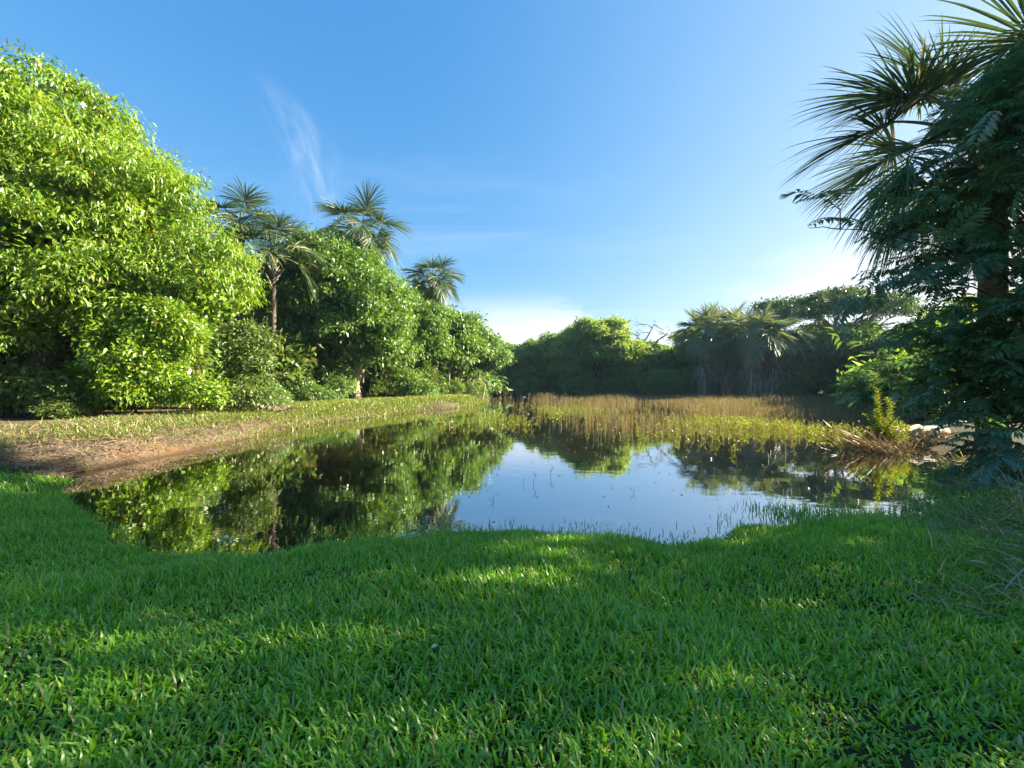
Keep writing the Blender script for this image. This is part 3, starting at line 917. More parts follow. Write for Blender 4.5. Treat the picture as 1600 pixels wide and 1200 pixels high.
def compound_tree():
    base = np.array([13.6, 9.2, z0(13.6, 9.2)])
    T = thing('compound_leaf_tree', 'near dark tree with feathery compound leaves hanging over the right shore', 'tree', tuple(base))
    r = np.random.default_rng(44)
    g = Geo()
    tp = bent((0, 0, -0.2), (-0.5, 0.3, 9.0), 9, 0.03, 2)
    g.tube(tp, np.linspace(0.26, 0.10, 9) * np.array([1.4] + [1] * 8), 9)
    obj('trunk', g.mesh('trunk', M['bark'], True), T)
    leafmesh = [mesh_np('leaf', v, f, M['leaf_compound']) for v, f in CL]
    pos_all, dir_all, sc_all = [], [], []
    count = 0

    def branch(a, b, rad, nleaf, own, seed, size=0.62, twigs=6, tw=0.9):
        nonlocal count
        rr = np.random.default_rng(seed)
        p = bent(a, b, 9, 0.05, seed)
        p[:, 2] += np.sin(np.linspace(0, 1, 9) * np.pi) * 0.18
        g = Geo()
        g.tube(p, np.linspace(rad, 0.008, 9), 6)
        main = unit(p[-1] - p[0])
        att = []
        for q in range(twigs):
            i = rr.integers(3, 9)
            dd = unit(main * 0.8 + rr.normal(size=3) * np.array([0.7, 0.7, 0.5]))
            e = p[i] + dd * tw * rr.uniform(0.5, 1.1)
            tp_ = bent(p[i], e, 5, 0.05, seed * 7 + q)
            g.tube(tp_, np.linspace(rad * 0.3, 0.005, 5), 4)
            att += [(x, dd) for x in tp_[1:]]
        att += [(x, main) for x in p[3:]]
        bo = obj('branch', g.mesh('branch', M['bark'], True), T)
        for q in range(nleaf):
            x, dd = att[rr.integers(len(att))]
            d = unit(dd * 0.55 + rr.normal(size=3) * np.array([0.75, 0.75, 0.35]) + np.array([0, 0, -0.12]))
            s = size * rr.uniform(0.65, 1.2)
            if own:
                o = obj('leaf', leafmesh[q % 2], bo, tuple(x))
                zax = unit(np.array([0, 0, 1.0]) + rr.normal(size=3) * 0.3)
                Y = unit(np.cross(zax, d))
                Z = np.cross(d, Y)
                m = Matrix((d, Y, Z)).transposed().to_4x4()
                o.rotation_euler = m.to_euler()
                o.scale = (s, s, s)
                count += 1
            else:
                pos_all.append(x)
                dir_all.append(d)
                sc_all.append(s)

    b = base
    W = lambda x, y, z: np.array([x, y, z]) - b
    # the branches that reach out against the sky and over the water: their leaves are picked out one by one
    branch(W(13.0, 9.4, 4.2), W(7.1, 9.0, 5.35), 0.05, 40, True, 1, 0.66, 8)
    branch(W(13.0, 9.4, 4.0), W(7.6, 8.6, 4.35), 0.05, 38, True, 2, 0.66, 8)
    branch(W(13.0, 9.4, 3.2), W(9.5, 9.4, 2.7), 0.05, 30, True, 3, 0.6, 8)
    branch(W(13.0, 9.2, 2.4), W(9.6, 8.9, 1.4), 0.045, 30, True, 4, 0.6, 8)
    branch(W(13.0, 9.2, 1.8), W(9.8, 8.9, 0.6), 0.045, 30, True, 5, 0.55, 8)
    branch(W(13.1, 9.4, 5.4), W(8.9, 9.0, 6.1), 0.05, 30, True, 6, 0.62, 8)
    branch(W(13.0, 9.2, 1.2), W(9.2, 7.9, 0.75), 0.04, 24, True, 7, 0.5, 8)
    branch(W(13.1, 9.4, 6.4), W(10.0, 8.8, 7.6), 0.05, 26, True, 8, 0.6, 8)
    for k in range(54):
        a = r.uniform(0, 6.28) if k > 30 else r.uniform(3.3, 5.4)            # mostly towards the water
        zt = r.uniform(0.5, 9.6)
        reach = 1.5 + 2.2 * math.sin(min(1.0, (zt + 1.0) / 10.4) * math.pi) ** 0.7 * r.uniform(0.6, 1.05)
        st = tp[int(np.clip(zt / 9.0 * 8, 1, 8))]
        e = np.array([math.sin(a) * reach * 1.15, math.cos(a) * reach * 0.95, zt - b[2]])
        branch(st, e, 0.04, 50, False, 100 + k, 0.55, 7, 1.0)
    for k, (za, xe, ye, ze) in enumerate(((5.0, 10.3, 8.6, 6.2), (4.0, 10.2, 8.4, 4.8), (3.0, 10.0, 8.3, 3.5), (5.6, 10.8, 8.8, 7.0), (2.2, 10.2, 8.2, 2.2), (6.6, 11.0, 9.0, 8.2), (7.2, 11.8, 8.8, 9.2), (6.2, 11.4, 8.2, 7.6))):
        branch(W(13.2, 9.2, za), W(xe, ye, ze), 0.045, 70, False, 300 + k, 0.55, 9, 1.0)
    pos, dr, sc = np.array(pos_all), np.array(dir_all), np.array(sc_all)
    g = Geo()
    zz = np.array([0, 0, 1.0]) + r.normal(size=dr.shape) * 0.3
    V, F = scatter(CL[0][0], CL[0][1], pos, dr, zz, sc)
    g.add(V, *F)
    tag(obj('crown', g.mesh('crown', M['leaf_compound']), T), kind='stuff')


compound_tree()

SHADE_TIPS = 330
# trees on the right bank outside the picture: they keep the lawn in shade
SH = 'shade trees on the right bank'
r_ = np.random.default_rng(18)
for i, (x, y, h, lab) in enumerate([(17.8, 9.0, 1.15, 'thin-crowned shade tree just right of the near palm'), (22.2, 10.6, 1.25, 'thin-crowned shade tree farther right behind the first'), (19.5, 5.8, 1.1, 'thin-crowned shade tree nearest the camera on the right bank'), (17.0, 2.6, 1.05, 'thin-crowned shade tree beside the camera, outside the right edge'), (25.0, 6.0, 1.25, 'thin-crowned shade tree farthest right on the bank')]):
    make_tree('broadleaf_tree', lab, 'tree', (x, y, z0(x, y)),
              [(r_.uniform(-2.6, 2.6), r_.uniform(-2.4, 2.4), r_.uniform(3.0, 10.8) * h, r_.uniform(1.2, 2.0), r_.uniform(1.2, 2.0), r_.uniform(0.9, 1.4)) for _ in range(11)],
              SHADE_TIPS, 8, 0.30, 0.42, 160 + i, 'leaf_dark', trunk_r=0.2, fork=0.6, tmpl=OVAL, hole=-0.9, sub=(75, (0.6, 1.2)), group=SH)
bx = (20.5, 10.4, z0(20.5, 10.4))
r_ = np.random.default_rng(15)
make_tree('broadleaf_tree', 'tall shade tree with a high crown on the right bank behind the near palm', 'tree', bx,
          [(r_.uniform(-3.4, 3.4), r_.uniform(-2.0, 2.4), r_.uniform(9.2, 12.4), r_.uniform(1.4, 2.2), r_.uniform(1.4, 2.2), r_.uniform(0.9, 1.3)) for _ in range(9)],
          620, 8, 0.34, 0.42, 16, 'leaf_dark', trunk_r=0.22, fork=1.1, tmpl=OVAL, hole=-0.9, sub=(70, (0.6, 1.2)), group=SH)


# ------------------------------------------------------------------ shrubs along the left bank
def make_shrub(name, label, base, lobes, tips, per, leaf, seed, mat='leaf_shrub', group=None, spray=0.22, **kw):
    T = thing(name, label, 'shrub', base, group)
    r = np.random.default_rng(seed)
    for k, l in enumerate(lobes[:5]):
        g = Geo()
        p = bent((r.uniform(-.2, .2), r.uniform(-.2, .2), -0.1), (l[0], l[1], l[2] + l[5] * 0.5), 6, 0.1, seed + k)
        g.tube(p, np.linspace(0.035, 0.01, 6), 5)
        obj('stem', g.mesh('stem', M['bark'], True), T)
    g = Geo()
    crown_geo(g, lobes, tips, per, leaf, spray, seed, **{**dict(floor=0.02, lump=0.45, lfreq=2.2, hole=-0.7, droop=0.35, nj=0.8), **kw})
    rr = np.random.default_rng(seed + 3)
    m = 16
    for q in range(m):                                                  # stray shoots above the mass
        l = lobes[rr.integers(len(lobes))]
        a = np.array([l[0] + rr.normal(0, l[3] * 0.5), l[1] + rr.normal(0, l[4] * 0.5), l[2] + l[5] * 0.5])
        b = a + np.array([rr.normal(0, 0.3), rr.normal(0, 0.3), rr.uniform(0.4, 1.0)])
        k = 14
        u = rr.uniform(0, 1, (k, 1))
        V, F = scatter(LANCE[0], LANCE[1], a + (b - a) * u, rr.normal(size=(k, 3)) + np.array([0, 0, 0.4]), np.array([0, 0, 1.0]) + rr.normal(0, 0.5, (k, 3)), leaf * rr.uniform(0.7, 1.2, k), np.full(k, 0.8))
        g.add(V, *F)
    tag(obj('foliage', g.mesh('foliage', M[mat]), T), kind='stuff')
    return T


US = 'undergrowth along the left bank'
x, y = -14.6, 16.0
make_shrub('shrub', 'tall vine-draped shrub like a column under the big tree', (x, y, z0(x, y)), [(0, 0, 0.9, 1.3, 1.1, 1.0), (0.2, 0, 2.2, 1.2, 1.0, 1.2), (0.5, 0.2, 3.5, 1.2, 1.0, 1.2), (-0.9, -0.2, 0.6, 0.9, 0.8, 0.6), (1.0, 0, 1.4, 0.7, 0.7, 1.0), (-1.6, 0.3, 1.6, 0.5, 0.5, 0.6), (-0.8, 0.3, 3.0, 0.7, 0.6, 0.8), (1.3, 0.3, 2.8, 0.8, 0.7, 0.9), (2.0, 0.4, 0.7, 0.8, 0.6, 0.6)], 2300, 11, 0.20, 301, 'leaf_big', US)
x, y = -12.3, 18.6
make_shrub('shrub', 'leafy shrub hanging below the right end of the big crown', (x, y, z0(x, y)), [(0, 0, 0.6, 1.2, 1.0, 0.7), (0.7, 0, 2.0, 0.8, 0.8, 1.3), (0.5, 0.2, 3.4, 1.0, 0.9, 0.9), (-0.6, 0, 0.7, 0.9, 0.8, 0.7)], 900, 11, 0.19, 302, 'leaf_shrub', US)
x, y = -17.6, 15.4
make_shrub('shrub', 'low broad-leaved shrub in the dark below the left edge tree', (x, y, z0(x, y)), [(0, 0, 0.7, 1.3, 1.0, 0.8), (1.2, 0.2, 0.5, 0.9, 0.8, 0.6), (-1.2, 0, 0.6, 1.0, 0.8, 0.7)], 520, 10, 0.24, 303, 'leaf_shrub', US)
spots = [(-16.0, 14.6, 0.55, 'knee-high shrub in front of the vine-draped column'), (-11.9, 20.8, 0.6, 'shrub beside the brown brush heap'), (-14.2, 24.0, 0.8, 'dark shrub behind the brown brush heap'),
         (-13.2, 28.0, 0.8, 'pale-leaved shrub left of the straight pale trunk'), (-15.4, 30.5, 0.9, 'dark shrub well left of the straight pale trunk'), (-13.9, 33.0, 0.9, 'round shrub just left of the straight pale trunk'),
         (-11.0, 36.5, 1.1, 'shrub just right of the straight pale trunk'), (-9.6, 38.0, 1.3, 'second shrub right of the straight pale trunk'), (-8.4, 41.5, 1.3, 'shrub before the first thin pale stem'),
         (-6.6, 44.5, 1.0, 'low shrub between the thin pale stems'), (-5.6, 48.5, 1.0, 'shrub behind the tip of the left bank'), (-4.4, 54.0, 1.0, 'last shrub beyond the tip of the left bank'),
         (-17.4, 21.5, 1.5, 'deeply shaded shrub in the dark hollow under the big tree'), (-19.6, 14.4, 0.8, 'shrub at the foot of the trunk at the left edge'), (-14.0, 21.8, 0.9, 'dark shrub filling the hollow right of the column')]
sp0 = make_shrub('shrub', 'shrub', (0, 0, 0), [(0, 0, 0.6, 1.0, 0.9, 0.7), (0.7, 0.1, 0.5, 0.7, 0.7, 0.6), (-0.6, 0.2, 0.7, 0.7, 0.7, 0.7), (0.1, 0, 1.1, 0.7, 0.7, 0.5)], 520, 9, 0.20, 310, 'leaf_shrub', US)
sp1 = make_shrub('shrub', 'shrub', (0, 0, 0), [(0, 0, 0.6, 0.9, 0.9, 0.7), (0.5, 0.3, 0.8, 0.6, 0.7, 0.8), (-0.8, 0, 0.4, 0.8, 0.7, 0.5)], 480, 9, 0.22, 311, 'leaf_dark', US)
for i, (x, y, s, lab) in enumerate(spots):
    p = (sp0, sp1)[i % 2]
    t = p if i < 2 else copy_tree(p)
    t.location = (x, y, z0(x, y))
    t.scale = (s * (1.0 + 0.25 * (i % 2)), s, s * (0.85 + 0.3 * (i % 3)))
    t.rotation_euler = (0, 0, i * 1.3)
    t['label'] = lab
FS = 'bushes along the far shore'
for i, (x, y, s, lab) in enumerate([(-2.5, 74, 2.2, 'far bush left of the water channel end'), (3.0, 73.5, 2.3, 'far bush right of the water channel end'), (6.5, 72.5, 2.4, 'far bush left of the broad central tree'), (11.5, 69.5, 2.6, 'bush at the left foot of the broad central tree'),
                                    (17.5, 68, 2.6, 'bush at the right foot of the broad central tree'), (21.5, 66.5, 2.5, 'bush between the broad central tree and the marsh palms'), (28, 63.5, 2.6, 'bush behind the left marsh palm stem'),
                                    (35.5, 60, 2.6, 'bush right behind the leaning marsh palm'), (40, 57, 2.8, 'dark bush on the shore right of the marsh palms'), (43.5, 52, 2.8, 'dark bush on the shore below the flat-topped tree'), (44.5, 46, 2.8, 'dark bush right of the flat-topped tree'),
                                    (40, 39, 2.6, 'dark bush left of the hanging compound leaves'), (33, 32.5, 2.4, 'dark bush behind the hanging compound leaves'), (25.5, 27.3, 2.0, 'dark bush low behind the bleached log')]):
    t = copy_tree((sp0, sp1)[i % 2])
    t.location = (x, y, z0(x, y))
    t.scale = (s * 1.2, s, s)
    t.rotation_euler = (0, 0, i * 1.1)
    t['label'] = lab
    t['group'] = FS


BB = 'deep undergrowth closing the wood behind the trees'
for i, (x, y, s) in enumerate([(-21.2, 19.4, 2.2), (-24, 18.6, 2.8), (-25.5, 21.5, 3.4), (-30, 19.5, 3.8), (-22.5, 21.5, 3.2), (-22, 27.5, 3.0), (-20.5, 33.5, 3.2), (-19, 38, 3.2), (-14, 41, 3.2), (-11.5, 46, 3.0), (-9, 51, 3.0), (-8, 58, 3.0), (-9, 66, 3.2), (-7, 79, 3.4),
                               (0, 82, 3.6), (7, 82, 3.8), (14, 79, 3.8), (21, 78, 3.8), (28, 74, 4.0), (33.5, 66, 3.8), (38, 68, 4.0), (43, 65, 4.0), (48, 57, 4.0), (52, 50, 4.0), (51, 40, 4.0), (45, 33, 4.0), (36, 27, 3.6), (29, 24, 3.0)]):
    t = copy_tree((sp0, sp1)[i % 2])
    t.location = (x, y, z0(x, y))
    t.scale = (s * 1.3, s, s * 1.15)
    t.rotation_euler = (0, 0, i * 0.9)
    t['label'] = 'shaded undergrowth bush that shows only in gaps behind the trees'
    t['group'] = BB


# ------------------------------------------------------------------ grass
def in_view(x, y, margin=1.2):
    return np.abs(x) < 1.25 * np.maximum(y, 0) + margin


def lawn():
    r = np.random.default_rng(70)
    g = Geo()
    cl = Lump(71, 2.6, 9)
    cl2 = Lump(72, 7.5, 9)

    def pts(n, x0, x1, y0, y1, lo=-0.08):
        x, y = r.uniform(x0, x1, n), r.uniform(y0, y1, n)
        k = in_view(x, y)
        x, y = x[k], y[k]
        s = shore(x, y)
        k = (s > lo) & (bank_mask(x, y) < 0.4 + r.normal(0, .1, len(x)))
        return x[k], y[k]
    # near: broad short blades in tufts
    x, y = pts(120000, -5.2, 5.2, 0.9, 3.1)
    P = np.stack([x, y, 0 * x], -1)
    x = x + 0.018 * cl2(P * 3)
    k = r.uniform(0, 1, len(x)) < 0.66 + 0.34 * ss(-1.2, 0.2, cl(P) + cl2(P) * 0.8)
    x, y, P = x[k], y[k], P[k]
    hgt = 0.078 * (1 + 0.32 * cl(P)) * (1 + 0.22 * cl2(P))
    r2 = np.random.default_rng(74)

    def put(x, y, hgt, wid, tm, lean):
        n = len(x)
        z = height(x, y) - 0.008
        ax = np.stack([r2.normal(0, lean, n), r2.normal(0, lean, n), np.ones(n)], -1)
        out = unit(ax * np.array([1, 1, 0]) + 1e-6)
        nrm = np.array([0, 0, 1.0]) * 0.5 - out + r2.normal(0, 0.35, (n, 3))
        tv = tm[0] * np.array([1, 1, -1.2])
        L = hgt * r2.uniform(0.5, 1.45, n)
        V, F = scatter(tv, tm[1], np.stack([x, y, z], -1), ax, -nrm, L, wid / L * r2.uniform(0.7, 1.3, n))
        g.add(V, *F)
    put(x, y, hgt, 0.0125, BLADE3, 1.0)
    x, y = pts(220000, -10.5, 10, 3.1, 7.2)
    P = np.stack([x, y, 0 * x], -1)
    hgt = 0.082 * (1 + 0.35 * cl(P)) * (1 + 0.2 * cl2(P))
    put(x, y, hgt, 0.0125, BLADE2, 0.65)
    x, y = pts(50000, -16, -4, 5.0, 10.5)
    put(x, y, np.full(len(x), 0.09), 0.014, BLADE2, 0.6)
    # taller tufts scattered through it
    tx, ty = pts(420, -9, 9, 1.6, 6.5)
    n = 14
    x = np.repeat(tx, n) + r.normal(0, 0.05, len(tx) * n)
    y = np.repeat(ty, n) + r.normal(0, 0.05, len(tx) * n)
    put(x, y, np.full(len(x), 0.125), 0.009, BLADE3, 0.5)
    tag(obj('lawn_grass', g.mesh('lawn_grass', M['lawn'])), 'thick green lawn grass covering the near bank', 'grass', kind='stuff')


lawn()


def simple_blades(name, label, mat, x, y, hgt, wid, lean, seed, tm=BLADE2, z=None, hj=(0.55, 1.35), cat='grass', bias=(0, 0)):
    r = np.random.default_rng(seed)
    n = len(x)
    zz = (height(x, y) - 0.01) if z is None else np.broadcast_to(z, (n,))
    ax = np.stack([r.normal(bias[0], lean, n), r.normal(bias[1], lean, n), np.ones(n)], -1)
    out = unit(ax * np.array([1, 1, 0]) + 1e-6)
    nrm = np.array([0, 0, 1.0]) * 0.4 - out + r.normal(0, 0.4, (n, 3))
    L = hgt * r.uniform(hj[0], hj[1], n)
    V, F = scatter(tm[0] * np.array([1, 1, -1.4]), tm[1], np.stack([x, y, zz], -1), ax, -nrm, L, wid / L)
    g = Geo()
    g.add(V, *F)
    return tag(obj(name, g.mesh(name, M[mat])), label, cat, kind='stuff')


# taller grass standing in the shallows along the near shore
r = np.random.default_rng(80)
x, y = r.uniform(-9.5, 9.5, 60000), r.uniform(4.2, 9.5, 60000)
s = shore(x, y)
P = np.stack([x, y, 0 * x], -1)
den = ss(-0.85 - 0.3 * ss(-3, -5, x), 0.05, s + 0.22 * Lump(81, 3.0)(P)) ** 1.3 * (s < 0.35) * (bank_mask(x, y) < 0.3)
den *= 0.35 + 0.65 * ss(-0.3, 0.6, Lump(82, 1.6)(P)) + 0.8 * ss(2.4, 4.2, x) - 0.15 * ss(-3.0, -5.0, x)
k = r.uniform(0, 1, len(x)) < den * 0.8
x, y = x[k], y[k]
simple_blades('shore_grass', 'dark grass tufts standing in the shallow water along the near shore', 'lawn', x, y, 0.11 + 0.06 * ss(3, 4.5, x), 0.011, 0.45, 83, BLADE3, z=np.maximum(height(x, y) - 0.02, -0.05))

# sunlit short grass on the left bank
x, y = r.uniform(-22, -1, 330000), 7.5 + 38.5 * r.uniform(0, 1, 330000) ** 1.35
s = shore(x, y)
P = np.stack([x, y, 0 * x], -1)
m = np.clip(bank_mask(x, y), 0, 1)
lum = Lump(84, 0.9)(P)
near_ = ss(14, 22, y)
den = m * (s > -0.12) * (ss(0.9, 1.6, s) * ss(5.2, 4.0, s) * (0.45 + 0.9 * ss(-0.4, 0.5, lum)) * (0.9 + 0.2 * near_) + near_ * 0.85 * ss(-0.2, 0.4, s) * ss(2.2, 1.4, s) * ss(-0.3, 0.5, lum + 0.5 * ss(22, 28, y)) + 0.5 * ss(0.35, 0.0, s) * ss(12, 16, y) + 0.22 * ss(0.25, 0.9, lum) * ss(0.2, 0.8, s) * ss(6.0, 5.0, s))
k = r.uniform(0, 1, len(x)) < den * 0.9
simple_blades('bank_grass', 'short sunlit yellow-green grass on the left bank', 'bank_grass', x[k], y[k], 0.13 + 0.0035 * y[k], 0.012 + 0.0009 * y[k], 0.7, 85)

# straw and leaf litter on the slope of the left bank
x, y = r.uniform(-20, -4, 130000), 7.5 + 29 * r.uniform(0, 1, 130000) ** 1.5
s = shore(x, y)
k = (bank_mask(x, y) > 0.35) & (s > 0.03) & (s < 4.2) & (r.uniform(0, 1, len(x)) < 0.75 * ss(40, 12, y))
x, y = x[k], y[k]
n = len(x)
ax = np.stack([r.normal(0, 1, n), r.normal(0, 1, n), r.normal(0.05, 0.16, n)], -1)
L = r.uniform(0.12, 0.42, n)
V, F = scatter(BLADE2[0], BLADE2[1], np.stack([x, y, height(x, y) + r.uniform(0.004, 0.08, n)], -1), ax, np.array([0, 0, 1.0]) + r.normal(0, 0.3, (n, 3)), L, 0.016 / L)
g = Geo()
g.add(V, *F)
tag(obj('straw_litter', g.mesh('straw_litter', M['straw'])), 'loose brown straw and fallen leaves strewn over the left bank slope', 'straw', kind='stuff')


# ------------------------------------------------------------------ marsh vegetation
def marsh():
    r = np.random.default_rng(90)
    n = 64000
    y = 10.5 + (62 - 10.5) * r.uniform(0, 1, n) ** 1.25
    x = r.uniform(-6, 46, n)
    P = np.stack([x, y, 0 * x], -1)
    s = sdist(x, y)
    l1, l2 = Lump(91, 0.55)(P), Lump(92, 1.8)(P)
    # near edge of the reed bed, as it runs across the pond
    edge = np.interp(x, [-6, -3, 0, 2.5, 5, 8, 11, 16, 46], [23, 21, 19.0, 16.5, 13.6, 12.8, 13.2, 15.5, 22]) + 1.3 * l1
    d = y - edge
    den = ss(-1.2, 9.0, d) ** 1.15 * (0.10 + 0.90 * ss(-0.4, 0.9, l1 + 1.0 * l2)) * (s < -0.3)
    den *= ss(66, 58, y + 0.25 * x * 0)
    chan = ss(3.2, 1.0, np.abs(x - np.interp(y, [20, 35, 45, 75], [-5.2, -1.9, 0.2, 1.5])))          # open channel along the left bank
    den *= 1 - 0.82 * chan
    den *= 0.25 + 0.75 * ss(-0.5, 2.5, x - np.interp(y, [15, 30, 60], [-1, 0.5, 3.0]))
    den = np.maximum(den, 0.75 * ss(13, 17, x) * ss(23, 27, y) * (s < -0.3) * ss(66, 58, y))
    l3 = Lump(96, 0.38)(P) + 1.5 * ss(13, 17, x)
    den *= 0.12 + 0.88 * ss(-0.55, 0.05, l3 + 0.5 * ss(24, 34, y))
    k = r.uniform(0, 1, n) < den
    x, y, d, l1, l2 = x[k], y[k], d[k], l1[k], l2[k]
    n = len(x)
    H = (0.33 + 0.22 * ss(1, 12, d)) * r.uniform(0.4, 1.3, n) * (1 + 0.2 * l1) * (0.62 + 0.6 * ss(-0.8, 0.8, l2)) * np.where(r.uniform(0, 1, n) < 0.07, 1.45, 1.0)
    g = Geo()
    # stems: narrow crossed ribbons
    wid = 0.007 + 0.00045 * y
    ax = np.stack([r.normal(0, 0.13, n), r.normal(0, 0.13, n), np.ones(n)], -1)
    base = np.stack([x, y, np.full(n, -0.06)], -1)
    nr = np.stack([r.normal(0, 1, n), r.normal(0, 1, n), np.zeros(n)], -1)
    V, F = scatter(BLADE2[0], BLADE2[1], base, ax, nr, H + 0.06, wid / (H + 0.06))
    g.add(V, *F)
    # leaves up the stem
    per = 5
    i = np.repeat(np.arange(n), per)
    u = r.uniform(0.25, 1.0, len(i))
    pos = base[i] + unit(ax)[i] * ((H + 0.06)[i] * u)[:, None]
    la = np.stack([r.normal(0, 1, len(i)), r.normal(0, 1, len(i)), r.uniform(0.1, 0.9, len(i))], -1)
    ll = r.uniform(0.05, 0.12, len(i)) * (0.8 + 0.010 * y[i])
    V, F = scatter(OVAL[0], OVAL[1], pos, la, np.array([0, 0, 1.0]) + r.normal(0, 0.4, (len(i), 3)), ll, np.full(len(i), 0.65))
    g.add(V, *F)
    tag(obj('marsh_reeds', g.mesh('marsh_reeds', M['reed'])), 'brown and straw-yellow reeds crowding the middle of the pond', 'reeds', kind='stuff')

    # fresh yellow-green herbs: patches among the reeds
    n = 60000
    x, y = r.uniform(-7, 24, n), r.uniform(10.5, 40, n)
    P = np.stack([x, y, 0 * x], -1)
    l2 = Lump(94, 0.9)(P)
    den = 0
    for cx, cy, rx, ry, a in ((10.4, 19.5, 3.4, 2.6, 1.7), (6.2, 17.0, 2.2, 2.4, 0.35), (12.5, 16.8, 2.6, 1.6, 0.8), (1.0, 27.0, 2.2, 3.4, 0.8), (0.2, 21.5, 1.6, 2.5, 0.35), (-3.8, 21.0, 1.3, 2.4, 0.30), (4.0, 31, 4, 4, 0.30), (9.0, 15.2, 1.6, 1.4, 0.5), (-1.6, 23.0, 1.2, 2.5, 0.25)):
        den = np.maximum(den, a * np.exp(-((x - cx) / rx) ** 2 - ((y - cy) / ry) ** 2))
    den = 0.7 * den * ss(-0.6, 0.7, l2) * (sdist(x, y) < -0.3)
    k = r.uniform(0, 1, n) < den
    x, y = x[k], y[k]
    n = len(x)
    H = r.uniform(0.15, 0.5, n)
    g = Geo()
    base = np.stack([x, y, np.full(n, -0.05)], -1)
    ax = np.stack([r.normal(0, 0.3, n), r.normal(0, 0.3, n), np.ones(n)], -1)
    V, F = scatter(BLADE2[0], BLADE2[1], base, ax, r.normal(size=(n, 3)), H, 0.010 / H)
    g.add(V, *F)
    i = np.repeat(np.arange(n), 6)
    pos = base[i] + unit(ax)[i] * (H[i] * r.uniform(0.3, 1.0, len(i)))[:, None]
    la = np.stack([r.normal(0, 1, len(i)), r.normal(0, 1, len(i)), r.uniform(0.0, 0.9, len(i))], -1)
    V, F = scatter(OVAL[0], OVAL[1], pos, la, np.array([0, 0, 1.0]) + r.normal(0, 0.4, (len(i), 3)), r.uniform(0.06, 0.14, len(i)), np.full(len(i), 0.75))
    g.add(V, *F)
    tag(obj('marsh_herbs', g.mesh('marsh_herbs', M['marsh_green'])), 'bright yellow-green water plants growing in patches among the reeds', 'water plants', kind='stuff')

    # floating scraps on the open water
    n = 2600
    x, y = r.uniform(-7, 9, n), r.uniform(4.8, 30, n)
    P = np.stack([x, y, 0 * x], -1)
    k = (sdist(x, y) < -0.2) & (r.uniform(0, 1, n) < 0.15 + 0.85 * ss(0.1, 1.0, Lump(95, 0.8)(P)) * ss(12, 17, y) + 0.25 * ss(6.6, 5.4, y))
    x, y = x[k], y[k]
    n = len(x)
    g = Geo()
    V, F = scatter(OVAL[0] * np.array([1, 1, 0.15]), OVAL[1], np.stack([x, y, np.full(n, 0.006)], -1), np.stack([r.normal(size=n), r.normal(size=n), r.normal(0, .05, n)], -1), np.array([0, 0, 1.0]) + 0 * r.normal(size=(n, 3)), r.uniform(0.03, 0.07, n) * (1 + 0.06 * y), np.full(n, 0.7))
    g.add(V, *F)
    tag(obj('floating_leaves', g.mesh('floating_leaves', M['marsh_green'])), 'small leaves and scraps floating on the open water', 'floating leaves', kind='stuff')


marsh()


# ------------------------------------------------------------------ things on the right shore
def dry_tuft():
    base = np.array([10.6, 12.3, 0.0])
    T = thing('dry_grass_tuft', 'brown dry tuft of long stems leaning left over the water by the log', 'grass tuft', tuple(base))
    r = np.random.default_rng(12)
    for k in range(80):
        g = Geo()
        o = np.array([r.normal(0.15, 0.38), r.normal(0, 0.25), -0.08])
        L = r.uniform(0.7, 1.6)
        d = unit(np.array([-0.9 + r.normal(0, 0.28), r.normal(-0.1, 0.25), 0.78 + r.normal(0, 0.25)]))
        t = np.linspace(0, 1, 6)[:, None]
        pts = o + d * L * t + np.array([-0.1, 0, -0.22]) * (t ** 2) * L * r.uniform(0.2, 1.2)
        w = 0.009 * np.array([0.8, 1, 1, 1.3, 1.6, 0.2])
        s = unit(np.cross(d, r.normal(size=3)))
        V = np.stack([pts + s * w[:, None], pts - s * w[:, None]], 1).reshape(-1, 3)
        i = np.arange(5)[:, None] * 2
        g.add(V, np.concatenate([i, i + 1, i + 3, i + 2], 1))
        obj('stem', g.mesh('stem', M['dry_stem']), T)
    g = Geo()
    n = 600
    p = np.stack([r.normal(0.2, 0.45, n), r.normal(0, 0.35, n), r.uniform(-0.05, 0.2, n)], -1)
    L = r.uniform(0.2, 0.6, n)
    V, F = scatter(BLADE2[0], BLADE2[1], p, np.stack([r.normal(-0.5, 0.6, n), r.normal(0, .6, n), r.normal(0.4, 0.5, n)], -1), r.normal(size=(n, 3)), L, 0.014 / L)
    g.add(V, *F)
    tag(obj('base_litter', g.mesh('base_litter', M['dry_stem']), T), kind='stuff')


dry_tuft()


